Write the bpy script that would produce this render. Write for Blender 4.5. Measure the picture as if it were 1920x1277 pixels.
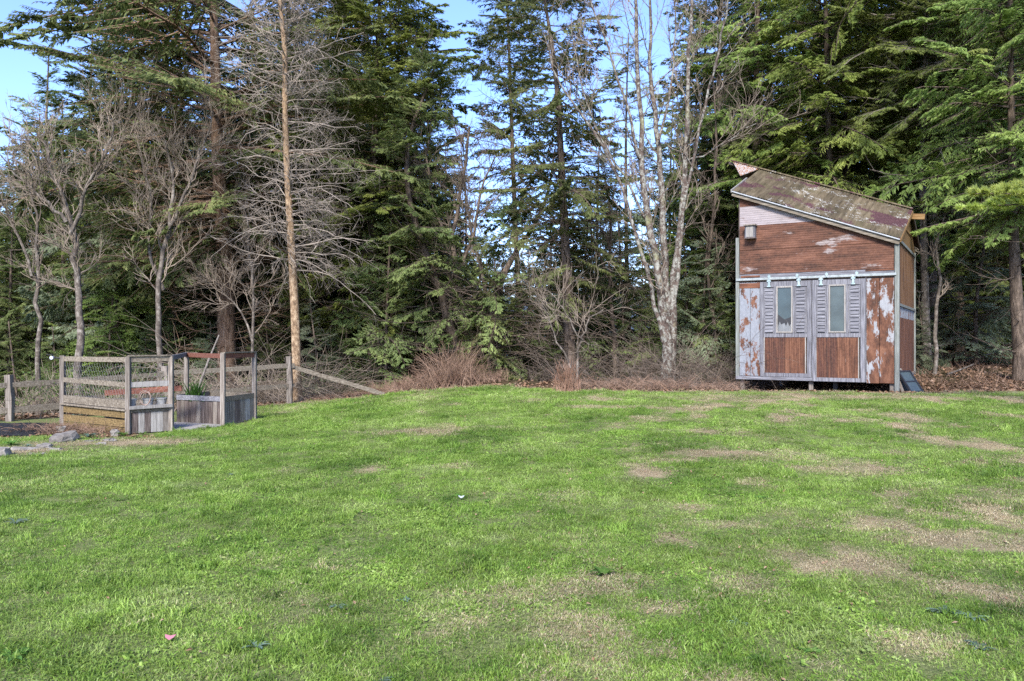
import bpy, math
import numpy as np
rad = math.radians
for o in list(bpy.data.objects):
    bpy.data.objects.remove(o)
sc = bpy.context.scene
COL = sc.collection

# ------------------------------------------------------------------ camera, sky, sun, exposure
cam = bpy.data.cameras.new('camera')
cam.lens = 28.125
cam.sensor_width = 36
cam.shift_y = -0.0018
cam.clip_end = 3000
camo = bpy.data.objects.new('camera', cam)
camo.location = (0, 0, 1.6)
camo.rotation_euler = (rad(90), 0, 0)
COL.objects.link(camo)
sc.camera = camo

SUN_EL, SUN_AZ = 37, 192          # azimuth the light comes from, clockwise from +Y
w = bpy.data.worlds.new('World')
sc.world = w
w.use_nodes = True
nt = w.node_tree
bg = nt.nodes['Background']
sky = nt.nodes.new('ShaderNodeTexSky')
sky.sky_type = 'NISHITA'
sky.sun_disc = False
sky.sun_elevation = rad(SUN_EL)
sky.sun_rotation = rad(SUN_AZ)
sky.air_density = 1.0
sky.dust_density = 0.6
sky.ozone_density = 6.0
tint = nt.nodes.new('ShaderNodeMix'); tint.data_type = 'RGBA'; tint.blend_type = 'MULTIPLY'; tint.inputs[0].default_value = 1
tint.inputs[7].default_value = (1.0, .93, 1.1, 1)
nt.links.new(sky.outputs[0], tint.inputs[6]); nt.links.new(tint.outputs[2], bg.inputs[0])
bg.inputs[1].default_value = 0.13
sun = bpy.data.lights.new('sun', 'SUN')
sun.energy = 2.9
sun.angle = rad(14)
sun.color = (1, 0.965, 0.91)
suno = bpy.data.objects.new('sun', sun)
suno.rotation_euler = (rad(90 - SUN_EL), 0, rad(180 - SUN_AZ))
COL.objects.link(suno)
sc.view_settings.view_transform = 'Standard'
sc.view_settings.look = 'None'
sc.view_settings.gamma = 1
sc.view_settings.use_curve_mapping = False
sc.view_settings.exposure = 1.6
sc.cycles.use_denoising = False
sc.cycles.max_bounces = 8
sc.cycles.diffuse_bounces = 5

# ------------------------------------------------------------------ helpers: noise, terrain
G = np.random.default_rng(7)
_lat = np.random.default_rng(3).random((256, 256))

def vnoise(x, y):
    x = np.asarray(x, float); y = np.asarray(y, float)
    xi = np.floor(x).astype(int); yi = np.floor(y).astype(int)
    fx = x - xi; fy = y - yi
    fx = fx*fx*(3-2*fx); fy = fy*fy*(3-2*fy)
    a = _lat[xi & 255, yi & 255]; b = _lat[(xi+1) & 255, yi & 255]
    c = _lat[xi & 255, (yi+1) & 255]; d = _lat[(xi+1) & 255, (yi+1) & 255]
    return (a*(1-fx)+b*fx)*(1-fy)+(c*(1-fx)+d*fx)*fy

def fbm(x, y, s=1.0, n=4):
    r = 0; a = .5; t = 0
    for i in range(n):
        r = r + a*vnoise(x*s+17*i, y*s+31*i); t += a
        a *= .5; s *= 2.03
    return r/t

def sstep(a, b, x):
    t = np.clip((np.asarray(x, float)-a)/(b-a), 0, 1)
    return t*t*(3-2*t)

EX = [-60, -14, -10, -5.4, -4.3, -2.9, -.3, .6, 1.5, 4.7, 8.4, 12, 60]
EY = [14, 14, 15.6, 19.9, 20.4, 20.7, 20.2, 18.2, 17.4, 17.2, 16.9, 17.3, 17.5]

def yedge(X):
    return np.interp(X, EX, EY)

def h(X, Y):
    X = np.asarray(X, float); Y = np.asarray(Y, float)
    z = 0.47*sstep(-6, 1.0, X)*sstep(5, 17.5, Y)
    e = yedge(X)
    R = sstep(4, 9, X)
    mid = sstep(-1, 2, X)*(1-R)
    drop = np.minimum(-.30*np.maximum(Y-(e+1.2+3.2*mid), 0), 0)
    drop = np.maximum(drop, -9)-0.012*np.maximum(Y-50, 0)
    drop = np.maximum(drop, -16)
    rise = .065*np.clip(Y-18, 0, 14) - .12*np.clip(Y-34, 0, 120)
    rise = np.maximum(rise, -16)
    z = z + (1-R)*drop + R*rise
    z = z + .05*(fbm(X, Y, .35)-.5)*sstep(1, 6, Y)
    z = z - .15*sstep(-.15, .7, Y-e)*sstep(4.2, 5.2, X)*(1-sstep(8.6, 9.8, X))
    off = sstep(0, 1.5, Y-e)*(1-.8*sstep(4.2, 5.2, X)*(1-sstep(8.6, 9.8, X))*(Y < 22.5))
    return z + off*.22*(fbm(X+9, Y, .8)-.5)

def at(px, py, Y):
    return np.array([(px-960)/1500*Y, Y, 1.6+(635-py)/1500*Y])

def wx(px, Y):
    return (px-960)/1500*Y

def ground_at(px, py):
    Y = np.linspace(2.5, 24, 900)
    z = 1.6+(635-py)/1500*Y
    i = np.argmax(h(wx(px, Y), Y) >= z)
    return wx(px, Y[i]), Y[i]

# ------------------------------------------------------------------ helpers: mesh building
def build(name, geo, mat, parent=None, smooth=False, loc=None, attrs=None):
    """geo: list of (verts Nx3, faces Mxk) -> ONE mesh object"""
    vs = []; loops = []; tot = []; off = 0
    for v, f in geo:
        v = np.asarray(v, float).reshape(-1, 3); f = np.asarray(f, int)
        vs.append(v)
        if f.size:
            loops.append((f+off).ravel()); tot.append(np.full(f.shape[0], f.shape[1]))
        off += len(v)
    v = np.concatenate(vs)
    me = bpy.data.meshes.new(name)
    me.vertices.add(len(v)); me.vertices.foreach_set('co', v.ravel())
    if loops:
        l = np.concatenate(loops); t = np.concatenate(tot)
        me.loops.add(len(l)); me.loops.foreach_set('vertex_index', l)
        me.polygons.add(len(t))
        me.polygons.foreach_set('loop_start', np.concatenate([[0], np.cumsum(t)[:-1]]))
        me.polygons.foreach_set('loop_total', t)
        me.polygons.foreach_set('use_smooth', np.full(len(t), smooth))
    if attrs:
        for k, (ty, arr) in attrs.items():
            a = me.attributes.new(k, ty, 'POINT')
            a.data.foreach_set('vector' if ty == 'FLOAT_VECTOR' else 'value', np.asarray(arr).ravel())
    me.update(); me.validate()
    if mat:
        me.materials.append(mat)
    ob = bpy.data.objects.new(name, me)
    COL.objects.link(ob)
    if parent:
        ob.parent = parent
    if loc is not None:
        ob.location = loc
    return ob

def tag(o, label=None, cat=None, group=None, kind=None):
    if label: o['label'] = label
    if cat: o['category'] = cat
    if group: o['group'] = group
    if kind: o['kind'] = kind
    return o

def empty(name, loc=(0, 0, 0), rz=0, **k):
    o = bpy.data.objects.new(name, None)
    o.empty_display_size = .2
    o.location = loc; o.rotation_euler = (0, 0, rz)
    COL.objects.link(o)
    return tag(o, **k)

def copy_tree(root, loc, rz=0, s=(1, 1, 1), tilt=0, mats=None, **k):
    r = root.copy(); COL.objects.link(r)
    r.location = loc; r.rotation_euler = (tilt, 0, rz); r.scale = s
    for key in ('label', 'group', 'category'):
        if key in k: r[key] = k[key]
    if 'group' not in k and 'group' in r.keys(): del r['group']
    for ch in list(root.children):
        c = ch.copy(); COL.objects.link(c); c.parent = r
        if mats and ch.name.split('.')[0] in mats:
            c.material_slots[0].link = 'OBJECT'
            c.material_slots[0].material = mats[ch.name.split('.')[0]]
    return r

def norm(v):
    return v/np.maximum(np.linalg.norm(v, axis=-1, keepdims=True), 1e-9)

def tubes(P, R, S=4):
    P = np.asarray(P, float)
    if P.ndim == 2: P = P[None]
    R = np.asarray(R, float).reshape(P.shape[:2])
    N, K, _ = P.shape
    T = norm(np.gradient(P, axis=1))
    m = norm(P[:, -1]-P[:, 0])
    ref = np.where(np.abs(m[:, 2:3]) > .8, np.array([[1., 0, 0]]), np.array([[0, 0, 1.]]))[:, None, :]
    U = norm(np.cross(T, np.broadcast_to(ref, T.shape))); V = np.cross(T, U)
    a = np.arange(S)*2*np.pi/S
    ring = P[:, :, None, :] + R[:, :, None, None]*(np.cos(a)[None, None, :, None]*U[:, :, None, :]+np.sin(a)[None, None, :, None]*V[:, :, None, :])
    v = ring.reshape(-1, 3)
    n = np.arange(N)[:, None, None]*K*S; k = np.arange(K-1)[None, :, None]*S; s = np.arange(S)[None, None, :]
    s2 = (s+1) % S
    f = np.stack([n+k+s, n+k+s2, n+k+S+s2, n+k+S+s], -1).reshape(-1, 4)
    return [(v, f)]

def box(x0, x1, y0, y1, z0, z1):
    v = np.array([[x, y, z] for x in (x0, x1) for y in (y0, y1) for z in (z0, z1)], float)
    f = [[0, 1, 3, 2], [4, 6, 7, 5], [0, 4, 5, 1], [2, 3, 7, 6], [0, 2, 6, 4], [1, 5, 7, 3]]
    return (v, np.array(f))

def plank(a, b, w, t, up=(0, 0, 1), rough=.0, segs=1, rng=G):
    """bar from a to b: w along 'up', t across"""
    a = np.asarray(a, float); b = np.asarray(b, float)
    d = norm(b-a); up = np.asarray(up, float)
    s = norm(np.cross(d, up)); u = np.cross(s, d)
    vs = []
    for i in range(segs+1):
        p = a+(b-a)*i/segs
        ww = w/2*(1+rough*rng.normal()); tt = t/2*(1+rough*rng.normal())
        p = p + u*rough*w*rng.normal()*.4
        vs += [p-s*tt-u*ww, p+s*tt-u*ww, p+s*tt+u*ww, p-s*tt+u*ww]
    f = []
    for i in range(segs):
        q = i*4
        for j in range(4):
            f.append([q+j, q+(j+1) % 4, q+4+(j+1) % 4, q+4+j])
    f.append([3, 2, 1, 0]); q = segs*4; f.append([q, q+1, q+2, q+3])
    return (np.array(vs), np.array(f))

def grow(st, d, L, K, wob, bend=(0, 0, 0), rng=G):
    st = np.asarray(st, float); d = norm(np.asarray(d, float)); L = np.asarray(L, float)
    P = [st]; bend = np.asarray(bend, float)
    for i in range(K-1):
        P.append(P[-1]+d*(L/(K-1))[:, None])
        d = norm(d+rng.normal(size=d.shape)*wob+bend)
    return np.stack(P, 1)

def spawn(P, R, n, t0, t1, ang, rng=G, up=0., flat=0.):
    """n child roots per path -> starts, dirs, parent radius, t"""
    N, K, _ = P.shape
    t = t0+(t1-t0)*(np.arange(n)[None]+rng.random((N, n)))/n
    f = t*(K-1); i = np.minimum(f.astype(int), K-2); f = f-i
    r = np.arange(N)[:, None]
    st = P[r, i]*(1-f)[..., None]+P[r, i+1]*f[..., None]
    T = norm(P[r, i+1]-P[r, i]); rr = R[r, i]*(1-f)+R[r, i+1]*f
    q = norm(np.cross(T, rng.normal(size=T.shape)))
    if flat:
        hz = norm(np.cross(T, np.array([0, 0, 1.])))*np.where(rng.random(T.shape[:2]) < .5, 1, -1)[..., None]
        q = norm(q*(1-flat)+hz*flat)
    a = ang*(1+.3*rng.normal(size=t.shape))
    d = norm(T*np.cos(a)[..., None]+q*np.sin(a)[..., None]+np.array([0, 0, up]))
    return st.reshape(-1, 3), d.reshape(-1, 3), rr.ravel(), t.ravel()

def taper(r0, r1, K, p=1.0):
    t = np.linspace(0, 1, K)[None]**p
    return np.asarray(r0)[:, None]*(1-t)+np.asarray(r1)[:, None]*t

# ------------------------------------------------------------------ helpers: materials
def rgb(c): return (c[0], c[1], c[2], 1)

class NB:
    def __init__(s, name, rough=.85, spec=.2):
        s.m = bpy.data.materials.new(name); s.m.use_nodes = True
        s.t = s.m.node_tree; s.n = s.t.nodes; s.l = s.t.links
        s.b = s.n['Principled BSDF']
        s.b.inputs['Roughness'].default_value = rough
        s.b.inputs['Specular IOR Level'].default_value = spec
        s.out = s.n['Material Output']
    def node(s, ty, **k):
        n = s.n.new(ty)
        for a, b in k.items(): setattr(n, a, b)
        return n
    def coord(s, kind='Object', scale=(1, 1, 1)):
        if kind == 'World':
            g = s.node('ShaderNodeNewGeometry'); o = g.outputs['Position']
        else:
            g = s.node('ShaderNodeTexCoord'); o = g.outputs[kind]
        mp = s.node('ShaderNodeMapping'); mp.inputs['Scale'].default_value = scale
        s.l.new(o, mp.inputs[0]); return mp.outputs[0]
    def noise(s, vec, scale=5, detail=4, rough=.6, dist=0):
        n = s.node('ShaderNodeTexNoise'); s.l.new(vec, n.inputs['Vector'])
        n.inputs['Scale'].default_value = scale; n.inputs['Detail'].default_value = detail
        n.inputs['Roughness'].default_value = rough; n.inputs['Distortion'].default_value = dist
        return n.outputs['Fac']
    def ramp(s, fac, stops, mode='LINEAR'):
        r = s.node('ShaderNodeValToRGB'); r.color_ramp.interpolation = mode
        e = r.color_ramp.elements
        while len(e) < len(stops): e.new(.5)
        for i, (p, c) in enumerate(stops):
            e[i].position = p; e[i].color = rgb(c) if not np.isscalar(c) else (c, c, c, 1)
        s.l.new(fac, r.inputs[0]); return r.outputs[0]
    def mix(s, fac, a, b, mode='MIX'):
        m = s.node('ShaderNodeMix', data_type='RGBA', blend_type=mode)
        for sock, v in ((m.inputs[0], fac), (m.inputs[6], a), (m.inputs[7], b)):
            if isinstance(v, (int, float)): sock.default_value = v
            elif isinstance(v, tuple): sock.default_value = rgb(v)
            else: s.l.new(v, sock)
        return m.outputs[2]
    def math(s, op, a, b=0.):
        m = s.node('ShaderNodeMath', operation=op)
        for i, v in enumerate((a, b)):
            if isinstance(v, (int, float)): m.inputs[i].default_value = v
            else: s.l.new(v, m.inputs[i])
        return m.outputs[0]
    def bump(s, hgt, strength=.5, dist=.02):
        b = s.node('ShaderNodeBump'); b.inputs['Strength'].default_value = strength
        b.inputs['Distance'].default_value = dist
        s.l.new(hgt, b.inputs['Height']); s.l.new(b.outputs[0], s.b.inputs['Normal'])
    def base(s, c):
        nm = s.m.name
        if not isinstance(c, tuple) and not any(q in nm for q in ('needles', 'bark', 'twigs')):
            gn = .84 if ('lawn' in nm or 'grass' in nm) else .66
            c = s.mix(1.0, c, (gn, gn, gn), 'MULTIPLY')
        if isinstance(c, tuple): s.b.inputs['Base Color'].default_value = rgb(c)
        else: s.l.new(c, s.b.inputs['Base Color'])
    def translucent(s, col, fac):
        tr = s.node('ShaderNodeBsdfTranslucent'); s.l.new(col, tr.inputs[0])
        mx = s.node('ShaderNodeMixShader'); mx.inputs[0].default_value = fac
        s.l.new(s.b.outputs[0], mx.inputs[1]); s.l.new(tr.outputs[0], mx.inputs[2])
        s.l.new(mx.outputs[0], s.out.inputs[0])

def m_simple(name, stops, scale=6, st=(1, 1, 1), rough=.85, bump=.4, bd=.01, bscale=None, kind='Object', var=.0, spec=.2):
    b = NB(name, rough, spec)
    v = b.coord(kind, st)
    f = b.noise(v, scale, 5, .65)
    c = b.ramp(f, stops)
    if var:
        oi = b.node('ShaderNodeObjectInfo')
        hv = b.node('ShaderNodeHueSaturation')
        b.l.new(b.math('ADD', b.math('MULTIPLY', oi.outputs['Random'], var), 1-var/2), hv.inputs['Value'])
        b.l.new(c, hv.inputs['Color']); c = hv.outputs[0]
    b.base(c)
    if bump: b.bump(b.noise(v, bscale or scale*3, 4, .6), bump, bd)
    return b.m

def m_foliage(name, dark, mid, light, tr=.3):
    b = NB(name, .6, .25)
    v = b.coord('World')
    f = b.math('ADD', b.math('MULTIPLY', b.noise(v, .9, 2), .55), b.math('MULTIPLY', b.noise(v, 7, 3), .45))
    c = b.ramp(f, [(.33, dark), (.5, mid), (.66, light)])
    oi = b.node('ShaderNodeObjectInfo')
    hv = b.node('ShaderNodeHueSaturation')
    b.l.new(b.math('ADD', b.math('MULTIPLY', oi.outputs['Random'], .5), .75), hv.inputs['Value'])
    b.l.new(b.math('ADD', b.math('MULTIPLY', oi.outputs['Random'], .03), .485), hv.inputs['Hue'])
    b.l.new(c, hv.inputs['Color']); c = hv.outputs[0]
    b.base(c); b.translucent(c, tr)
    return b.m

def m_metal(name, paint, thr, scale=2.2, st=(1, 1, 1), rust=((.045, .018, .011), (.14, .052, .026), (.25, .11, .06)), edge=.05, off=0, rough=.75):
    """old sheet metal: flaking paint over rust"""
    b = NB(name, rough, .3)
    tc = b.node('ShaderNodeTexCoord'); mp = b.node('ShaderNodeMapping')
    mp.inputs['Scale'].default_value = st; mp.inputs['Location'].default_value = (off, off*.7, off*.3)
    b.l.new(tc.outputs['Object'], mp.inputs[0]); v = mp.outputs[0]
    r1 = b.noise(v, scale*1.7, 6, .7)
    rc = b.ramp(r1, [(.36, rust[0]), (.5, rust[1]), (.64, rust[2])])
    mp2 = b.node('ShaderNodeMapping'); mp2.inputs['Scale'].default_value = (1, 1, 1)
    b.l.new(tc.outputs['Object'], mp2.inputs[0])
    rc = b.mix(.16, rc, b.ramp(b.noise(mp2.outputs[0], 22, 4, .7), [(.35, (.05, .03, .02)), (.65, (.4, .2, .1))]))
    p = b.noise(v, scale, 12, .72, .25)
    fac = b.ramp(p, [(max(thr-edge/2, 0), 0.), (min(thr+edge/2, 1), 1.)])
    pn = b.ramp(b.noise(v, scale*4, 5, .7), [(.3, tuple(x*.72 for x in paint)), (.6, paint), (.8, tuple(min(1, x*1.15) for x in paint))])
    b.base(b.mix(fac, pn, rc))
    b.bump(b.noise(v, 30, 3, .6), .25, .004)
    return b.m

def m_wood(name, a, bcol, c, axis='z', scale=5, var=.3, bump=.6):
    st = {'x': (.6, 9, 9), 'y': (9, .6, 9), 'z': (9, 9, .6)}[axis]
    return m_simple(name, [(.28, a), (.5, bcol), (.7, c)], scale, st, .9, bump, .006, scale*2, var=var)

M = {}
M['hemlock'] = m_foliage('hemlock_needles', (.07, .10, .032), (.16, .20, .065), (.31, .345, .12), .48)
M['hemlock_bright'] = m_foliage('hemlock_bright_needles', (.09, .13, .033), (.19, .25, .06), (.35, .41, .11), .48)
M['hemlock_yellow'] = m_foliage('hemlock_yellow_needles', (.10, .145, .03), (.21, .27, .055), (.35, .40, .10), .45)
M['hemlock_pale'] = m_foliage('hemlock_pale_needles', (.09, .115, .06), (.18, .215, .12), (.31, .35, .22), .45)
M['pine'] = m_foliage('pine_needles', (.36, .42, .09), (.50, .56, .15), (.62, .68, .26), .5)
M['bark'] = m_simple('hemlock_bark', [(.3, (.035, .026, .02)), (.5, (.10, .075, .055)), (.7, (.21, .16, .12))], 5, (3, 3, .8), .95, 1, .03, var=.4)
M['bark_big'] = m_simple('old_bark', [(.3, (.06, .035, .022)), (.5, (.17, .105, .065)), (.7, (.30, .21, .14))], 4, (3.5, 3.5, .6), .95, 1, .04)
M['bark_larch'] = m_simple('larch_bark', [(.3, (.08, .052, .032)), (.5, (.25, .165, .095)), (.68, (.44, .33, .21))], 9, (1.6, 1.6, .9), .95, 1, .03)
M['twig_larch'] = m_simple('larch_twigs', [(.35, (.13, .105, .08)), (.6, (.33, .275, .22))], 3, (1, 1, 1), .9, 0)
M['twig_grey'] = m_simple('grey_twigs', [(.35, (.085, .065, .047)), (.6, (.25, .20, .15))], 2, (1, 1, 1), .9, 0)
M['bark_grey'] = m_simple('grey_bark', [(.3, (.04, .034, .03)), (.5, (.11, .09, .07)), (.7, (.27, .24, .2))], 7, (1.5, 1.5, 1), .9, .8, .02)
M['twig_dark'] = m_simple('dark_twigs', [(.35, (.05, .038, .028)), (.6, (.16, .125, .095))], 3, (1, 1, 1), .9, 0)
M['cane'] = m_simple('bramble_canes', [(.35, (.15, .085, .055)), (.6, (.38, .25, .17))], 3, (1, 1, 1), .9, 0)
M['cane_red'] = m_simple('red_stalks', [(.35, (.17, .085, .05)), (.6, (.36, .22, .15))], 3, (1, 1, 1), .9, 0)
def m_maple():
    b = NB('lichen_bark', .9, .2); v = b.coord('Object', (1, 1, .8))
    dark = b.ramp(b.noise(v, 9, 5, .7), [(.3, (.028, .02, .016)), (.7, (.13, .095, .075))])
    pale = b.ramp(b.noise(v, 14, 4, .7), [(.3, (.12, .115, .09)), (.7, (.32, .31, .265))])
    c = b.mix(b.ramp(b.noise(v, 9.5, 8, .75, .4), [(.49, 0.), (.55, 1.)]), dark, pale)
    moss = b.ramp(b.noise(v, 2.2, 4, .6), [(.58, 0.), (.7, .5)])
    b.base(b.mix(moss, c, (.25, .25, .12))); b.bump(b.noise(v, 16, 4), .8, .02)
    return b.m
M['bark_maple'] = m_maple()
M['wood_grey'] = m_wood('weathered_wood', (.10, .08, .065), (.26, .22, .18), (.44, .39, .33), 'z')
M['wood_grey_x'] = m_wood('weathered_rail', (.09, .07, .05), (.23, .19, .14), (.40, .35, .27), 'x')
M['wood_lav'] = m_wood('weathered_painted_wood', (.085, .08, .085), (.22, .215, .23), (.38, .375, .39), 'z')
M['wood_lav_x'] = m_wood('weathered_painted_rail', (.09, .085, .09), (.225, .22, .235), (.39, .385, .40), 'x')
M['wood_yellow'] = m_wood('yellow_board', (.06, .043, .022), (.20, .135, .055), (.32, .225, .10), 'x')
M['wood_red'] = m_wood('red_board', (.12, .045, .03), (.25, .10, .065), (.34, .17, .12), 'x')
M['wood_dark'] = m_wood('dark_board', (.045, .033, .028), (.14, .108, .092), (.27, .22, .19), 'z')
M['wood_white'] = m_wood('bleached_board', (.2, .18, .16), (.38, .35, .31), (.54, .51, .46), 'z')
M['plywood'] = m_wood('brown_plywood', (.12, .06, .02), (.27, .155, .06), (.36, .24, .11), 'x')
M['trim_green'] = m_wood('pale_green_trim', (.12, .13, .11), (.24, .25, .22), (.36, .38, .35), 'z')
M['track'] = m_simple('track_paint', [(.3, (.26, .29, .28)), (.6, (.46, .5, .49))], 12, rough=.6)
M['hanger'] = m_simple('hanger_steel', [(.3, (.28, .38, .38)), (.6, (.48, .58, .58))], 12, rough=.4)
M['rust_h'] = m_metal('rusty_sheet', (.40, .33, .3), .395, 1.3, (.6, 1, 2.2), rust=((.04, .016, .01), (.125, .048, .027), (.23, .10, .06)))
M['rust_strip'] = m_metal('dark_rusty_strip', (.3, .2, .16), .25, 2, (.5, 1, 3), rust=((.05, .02, .012), (.15, .05, .025), (.25, .1, .05)))
M['white_h'] = m_metal('faded_sheet', (.42, .36, .35), .56, 1.6, (.6, 1, 5), off=3)
M['wing'] = m_metal('streaked_sheet', (.6, .57, .55), .5, 3, (4, 4, .8), rust=((.2, .08, .03), (.4, .18, .08), (.5, .28, .15)), off=1)
M['rust_dark'] = m_metal('dark_rusty_sheet', (.36, .24, .18), .28, 1.8, (7, 7, .4), rust=((.03, .012, .01), (.085, .03, .02), (.17, .065, .035)), off=7)
M['peel'] = m_metal('peeling_white_panel', (.40, .405, .41), .475, 2.6, (1.7, 1, .6), off=2.4, edge=.02)
M['peel_less'] = m_metal('white_panel', (.33, .345, .37), .56, 3.4, (1.5, 1, .9), off=6.1, edge=.04)
M['rust_v'] = m_metal('rusty_door_sheet', (.36, .24, .18), .3, 1.6, (6, 6, .5), off=2)
M['rust_side'] = m_metal('brown_side_sheet', (.4, .3, .22), .3, 1.5, (5, 5, .4), rust=((.05, .025, .012), (.17, .08, .03), (.3, .17, .08)), off=5)
M['zinc'] = m_simple('zinc', [(.3, (.35, .36, .36)), (.7, (.6, .62, .62))], 9, rough=.45)
M['dark_metal'] = m_simple('dark_metal', [(.3, (.02, .02, .022)), (.7, (.05, .05, .055))], 9, rough=.4)
M['white_plastic'] = m_simple('white_plastic', [(.3, (.6, .62, .68)), (.7, (.75, .76, .8))], 3, rough=.35, bump=0)
def m_roof():
    b = NB('mossy_roof_metal', .85, .2); v = b.coord('Object', (1, 1, 1))
    vs = b.coord('Object', (7, .5, 1))
    c = b.ramp(b.noise(vs, 1.6, 6, .7), [(.3, (.05, .038, .024)), (.48, (.15, .115, .068)), (.68, (.27, .215, .135))])
    c = b.mix(b.ramp(b.noise(v, 1.6, 4, .6), [(.5, 0.), (.65, .6)]), c, (.115, .10, .045))
    pur = b.ramp(b.noise(v, 1.15, 6, .6, .3), [(.52, 0.), (.55, 1.)])
    c = b.mix(pur, c, b.ramp(b.noise(v, 18, 4), [(.3, (.06, .025, .03)), (.7, (.17, .085, .085))]))
    wn = b.math('MULTIPLY', b.ramp(b.noise(v, 9, 5, .7), [(.56, 0.), (.59, 1.)]), b.ramp(b.noise(v, 1.3, 2), [(.55, 0.), (.60, 1.)]))
    c = b.mix(wn, c, (.55, .53, .47))
    oi = b.node('ShaderNodeObjectInfo'); hv = b.node('ShaderNodeHueSaturation')
    b.l.new(b.math('ADD', b.math('MULTIPLY', oi.outputs['Random'], .45), .72), hv.inputs['Value']); b.l.new(c, hv.inputs['Color']); c = hv.outputs[0]
    b.base(c); b.bump(b.noise(v, 25, 4), .5, .006); return b.m
M['roof'] = m_roof()
def m_glass(name, tint, rough):
    b = NB(name, rough, .6); v = b.coord('Object')
    b.base(b.ramp(b.noise(v, 2.5, 4, .6), [(.3, tuple(x*.55 for x in tint)), (.7, tint)])); return b.m
M['pane_a'] = m_glass('dusty_pane', (.07, .11, .12), .18)
M['pane_b'] = m_glass('grimy_pane', (.10, .13, .125), .28)
M['pane_dark'] = m_glass('broken_gap', (.02, .02, .022), .6)
M['cloth'] = m_simple('grey_cloth', [(.3, (.16, .165, .165)), (.7, (.3, .31, .31))], 4)
M['stone'] = m_simple('field_stone', [(.3, (.15, .13, .11)), (.5, (.3, .27, .23)), (.7, (.45, .41, .36))], 5, rough=.9, bump=.8, bd=.02, var=.5)
M['soil'] = m_simple('dark_soil', [(.35, (.012, .012, .013)), (.6, (.05, .048, .05)), (.75, (.12, .11, .11))], 30, rough=.95, bump=1, bd=.03)
M['slab'] = m_simple('bleached_slab', [(.3, (.26, .23, .2)), (.6, (.46, .42, .38))], 5)
M['rope'] = m_simple('tan_rope', [(.3, (.3, .2, .15)), (.7, (.48, .36, .3))], 20)
M['pot'] = m_simple('grey_pot', [(.3, (.28, .28, .27)), (.7, (.44, .44, .42))], 9)
M['wire'] = m_simple('galvanised_wire', [(.3, (.25, .25, .24)), (.7, (.4, .4, .38))], 9, rough=.5, bump=0)
M['leafgreen'] = m_foliage('daylily_green', (.03, .1, .015), (.06, .18, .025), (.12, .28, .05), .3)
M['weed'] = m_foliage('weed_green', (.05, .13, .02), (.11, .23, .035), (.2, .34, .07), .3)
M['weed_blue'] = m_foliage('bluish_weed', (.09, .15, .10), (.17, .25, .17), (.28, .36, .27), .3)
def m_litter():
    b = NB('dead_leaves', .85, .2); v = b.coord('World')
    c = b.ramp(b.noise(v, 9, 3, .8), [(.3, (.12, .06, .03)), (.45, (.27, .15, .08)), (.6, (.42, .28, .18)), (.75, (.55, .42, .33))])
    b.base(c); return b.m
M['litter'] = m_litter()
def m_floor():
    b = NB('forest_floor', .95, .1); v = b.coord('World')
    c = b.ramp(b.noise(v, 6, 6, .75), [(.3, (.04, .025, .015)), (.5, (.15, .09, .05)), (.7, (.32, .21, .13))])
    c = b.mix(b.ramp(b.noise(v, .6, 3), [(.5, 0.), (.65, .6)]), c, (.05, .06, .02))
    b.base(c); b.bump(b.noise(v, 14, 5, .7), 1, .06); return b.m
M['floor'] = m_floor()
def m_lawn():
    b = NB('lawn_thatch', .95, .1); v = b.coord('World')
    a = b.node('ShaderNodeAttribute', attribute_name='dry')
    g = b.ramp(b.noise(v, 40, 5, .8), [(.3, (.05, .065, .02)), (.5, (.16, .19, .06)), (.7, (.34, .34, .15))])
    d = b.ramp(b.noise(v, 60, 5, .85), [(.33, (.12, .08, .04)), (.5, (.35, .27, .155)), (.66, (.58, .49, .31))])
    f = b.math('ADD', a.outputs['Fac'], b.math('MULTIPLY', b.math('SUBTRACT', b.noise(v, 9, 4, .7), .5), .7))
    b.base(b.mix(b.ramp(f, [(.3, 0.), (.75, 1.)]), g, d)); b.bump(b.noise(v, 30, 5, .7), 1, .03); return b.m
M['lawn'] = m_lawn()
def m_blade():
    b = NB('grass_blades', .55, .3); v = b.coord('World')
    a = b.node('ShaderNodeAttribute', attribute_name='dry', attribute_type='INSTANCER')
    oi = b.node('ShaderNodeObjectInfo')
    f = b.math('ADD', b.math('ADD', b.math('MULTIPLY', b.noise(v, .75, 4), .42), b.math('MULTIPLY', b.noise(v, 5, 3), .3)), b.math('MULTIPLY', b.noise(v, 60, 2), .3))
    g = b.ramp(f, [(.36, (.05, .11, .013)), (.46, (.135, .24, .03)), (.55, (.245, .365, .06)), (.68, (.46, .52, .22))])
    s = b.ramp(b.noise(v, 50, 3), [(.3, (.22, .16, .09)), (.5, (.43, .34, .2)), (.7, (.62, .54, .38))])
    ff = b.math('ADD', a.outputs['Fac'], b.math('MULTIPLY', b.math('SUBTRACT', b.noise(v, 45, 2, .6), .5), 1.3))
    c = b.mix(b.ramp(ff, [(.22, 0.), (.58, 1.)]), g, s)
    ta = b.node('ShaderNodeAttribute', attribute_name='tone', attribute_type='INSTANCER')
    hv = b.node('ShaderNodeHueSaturation'); b.l.new(ta.outputs['Fac'], hv.inputs['Value']); b.l.new(c, hv.inputs['Color']); c = hv.outputs[0]
    b.base(c); b.translucent(c, .3); return b.m
M['blade'] = m_blade()
M['hill'] = m_simple('haze_blue_hill', [(.35, (.07, .105, .15)), (.6, (.12, .16, .215))], .02, kind='World', bump=0)  # wooded hills; the blue of distant haze is put into the base colour

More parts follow.
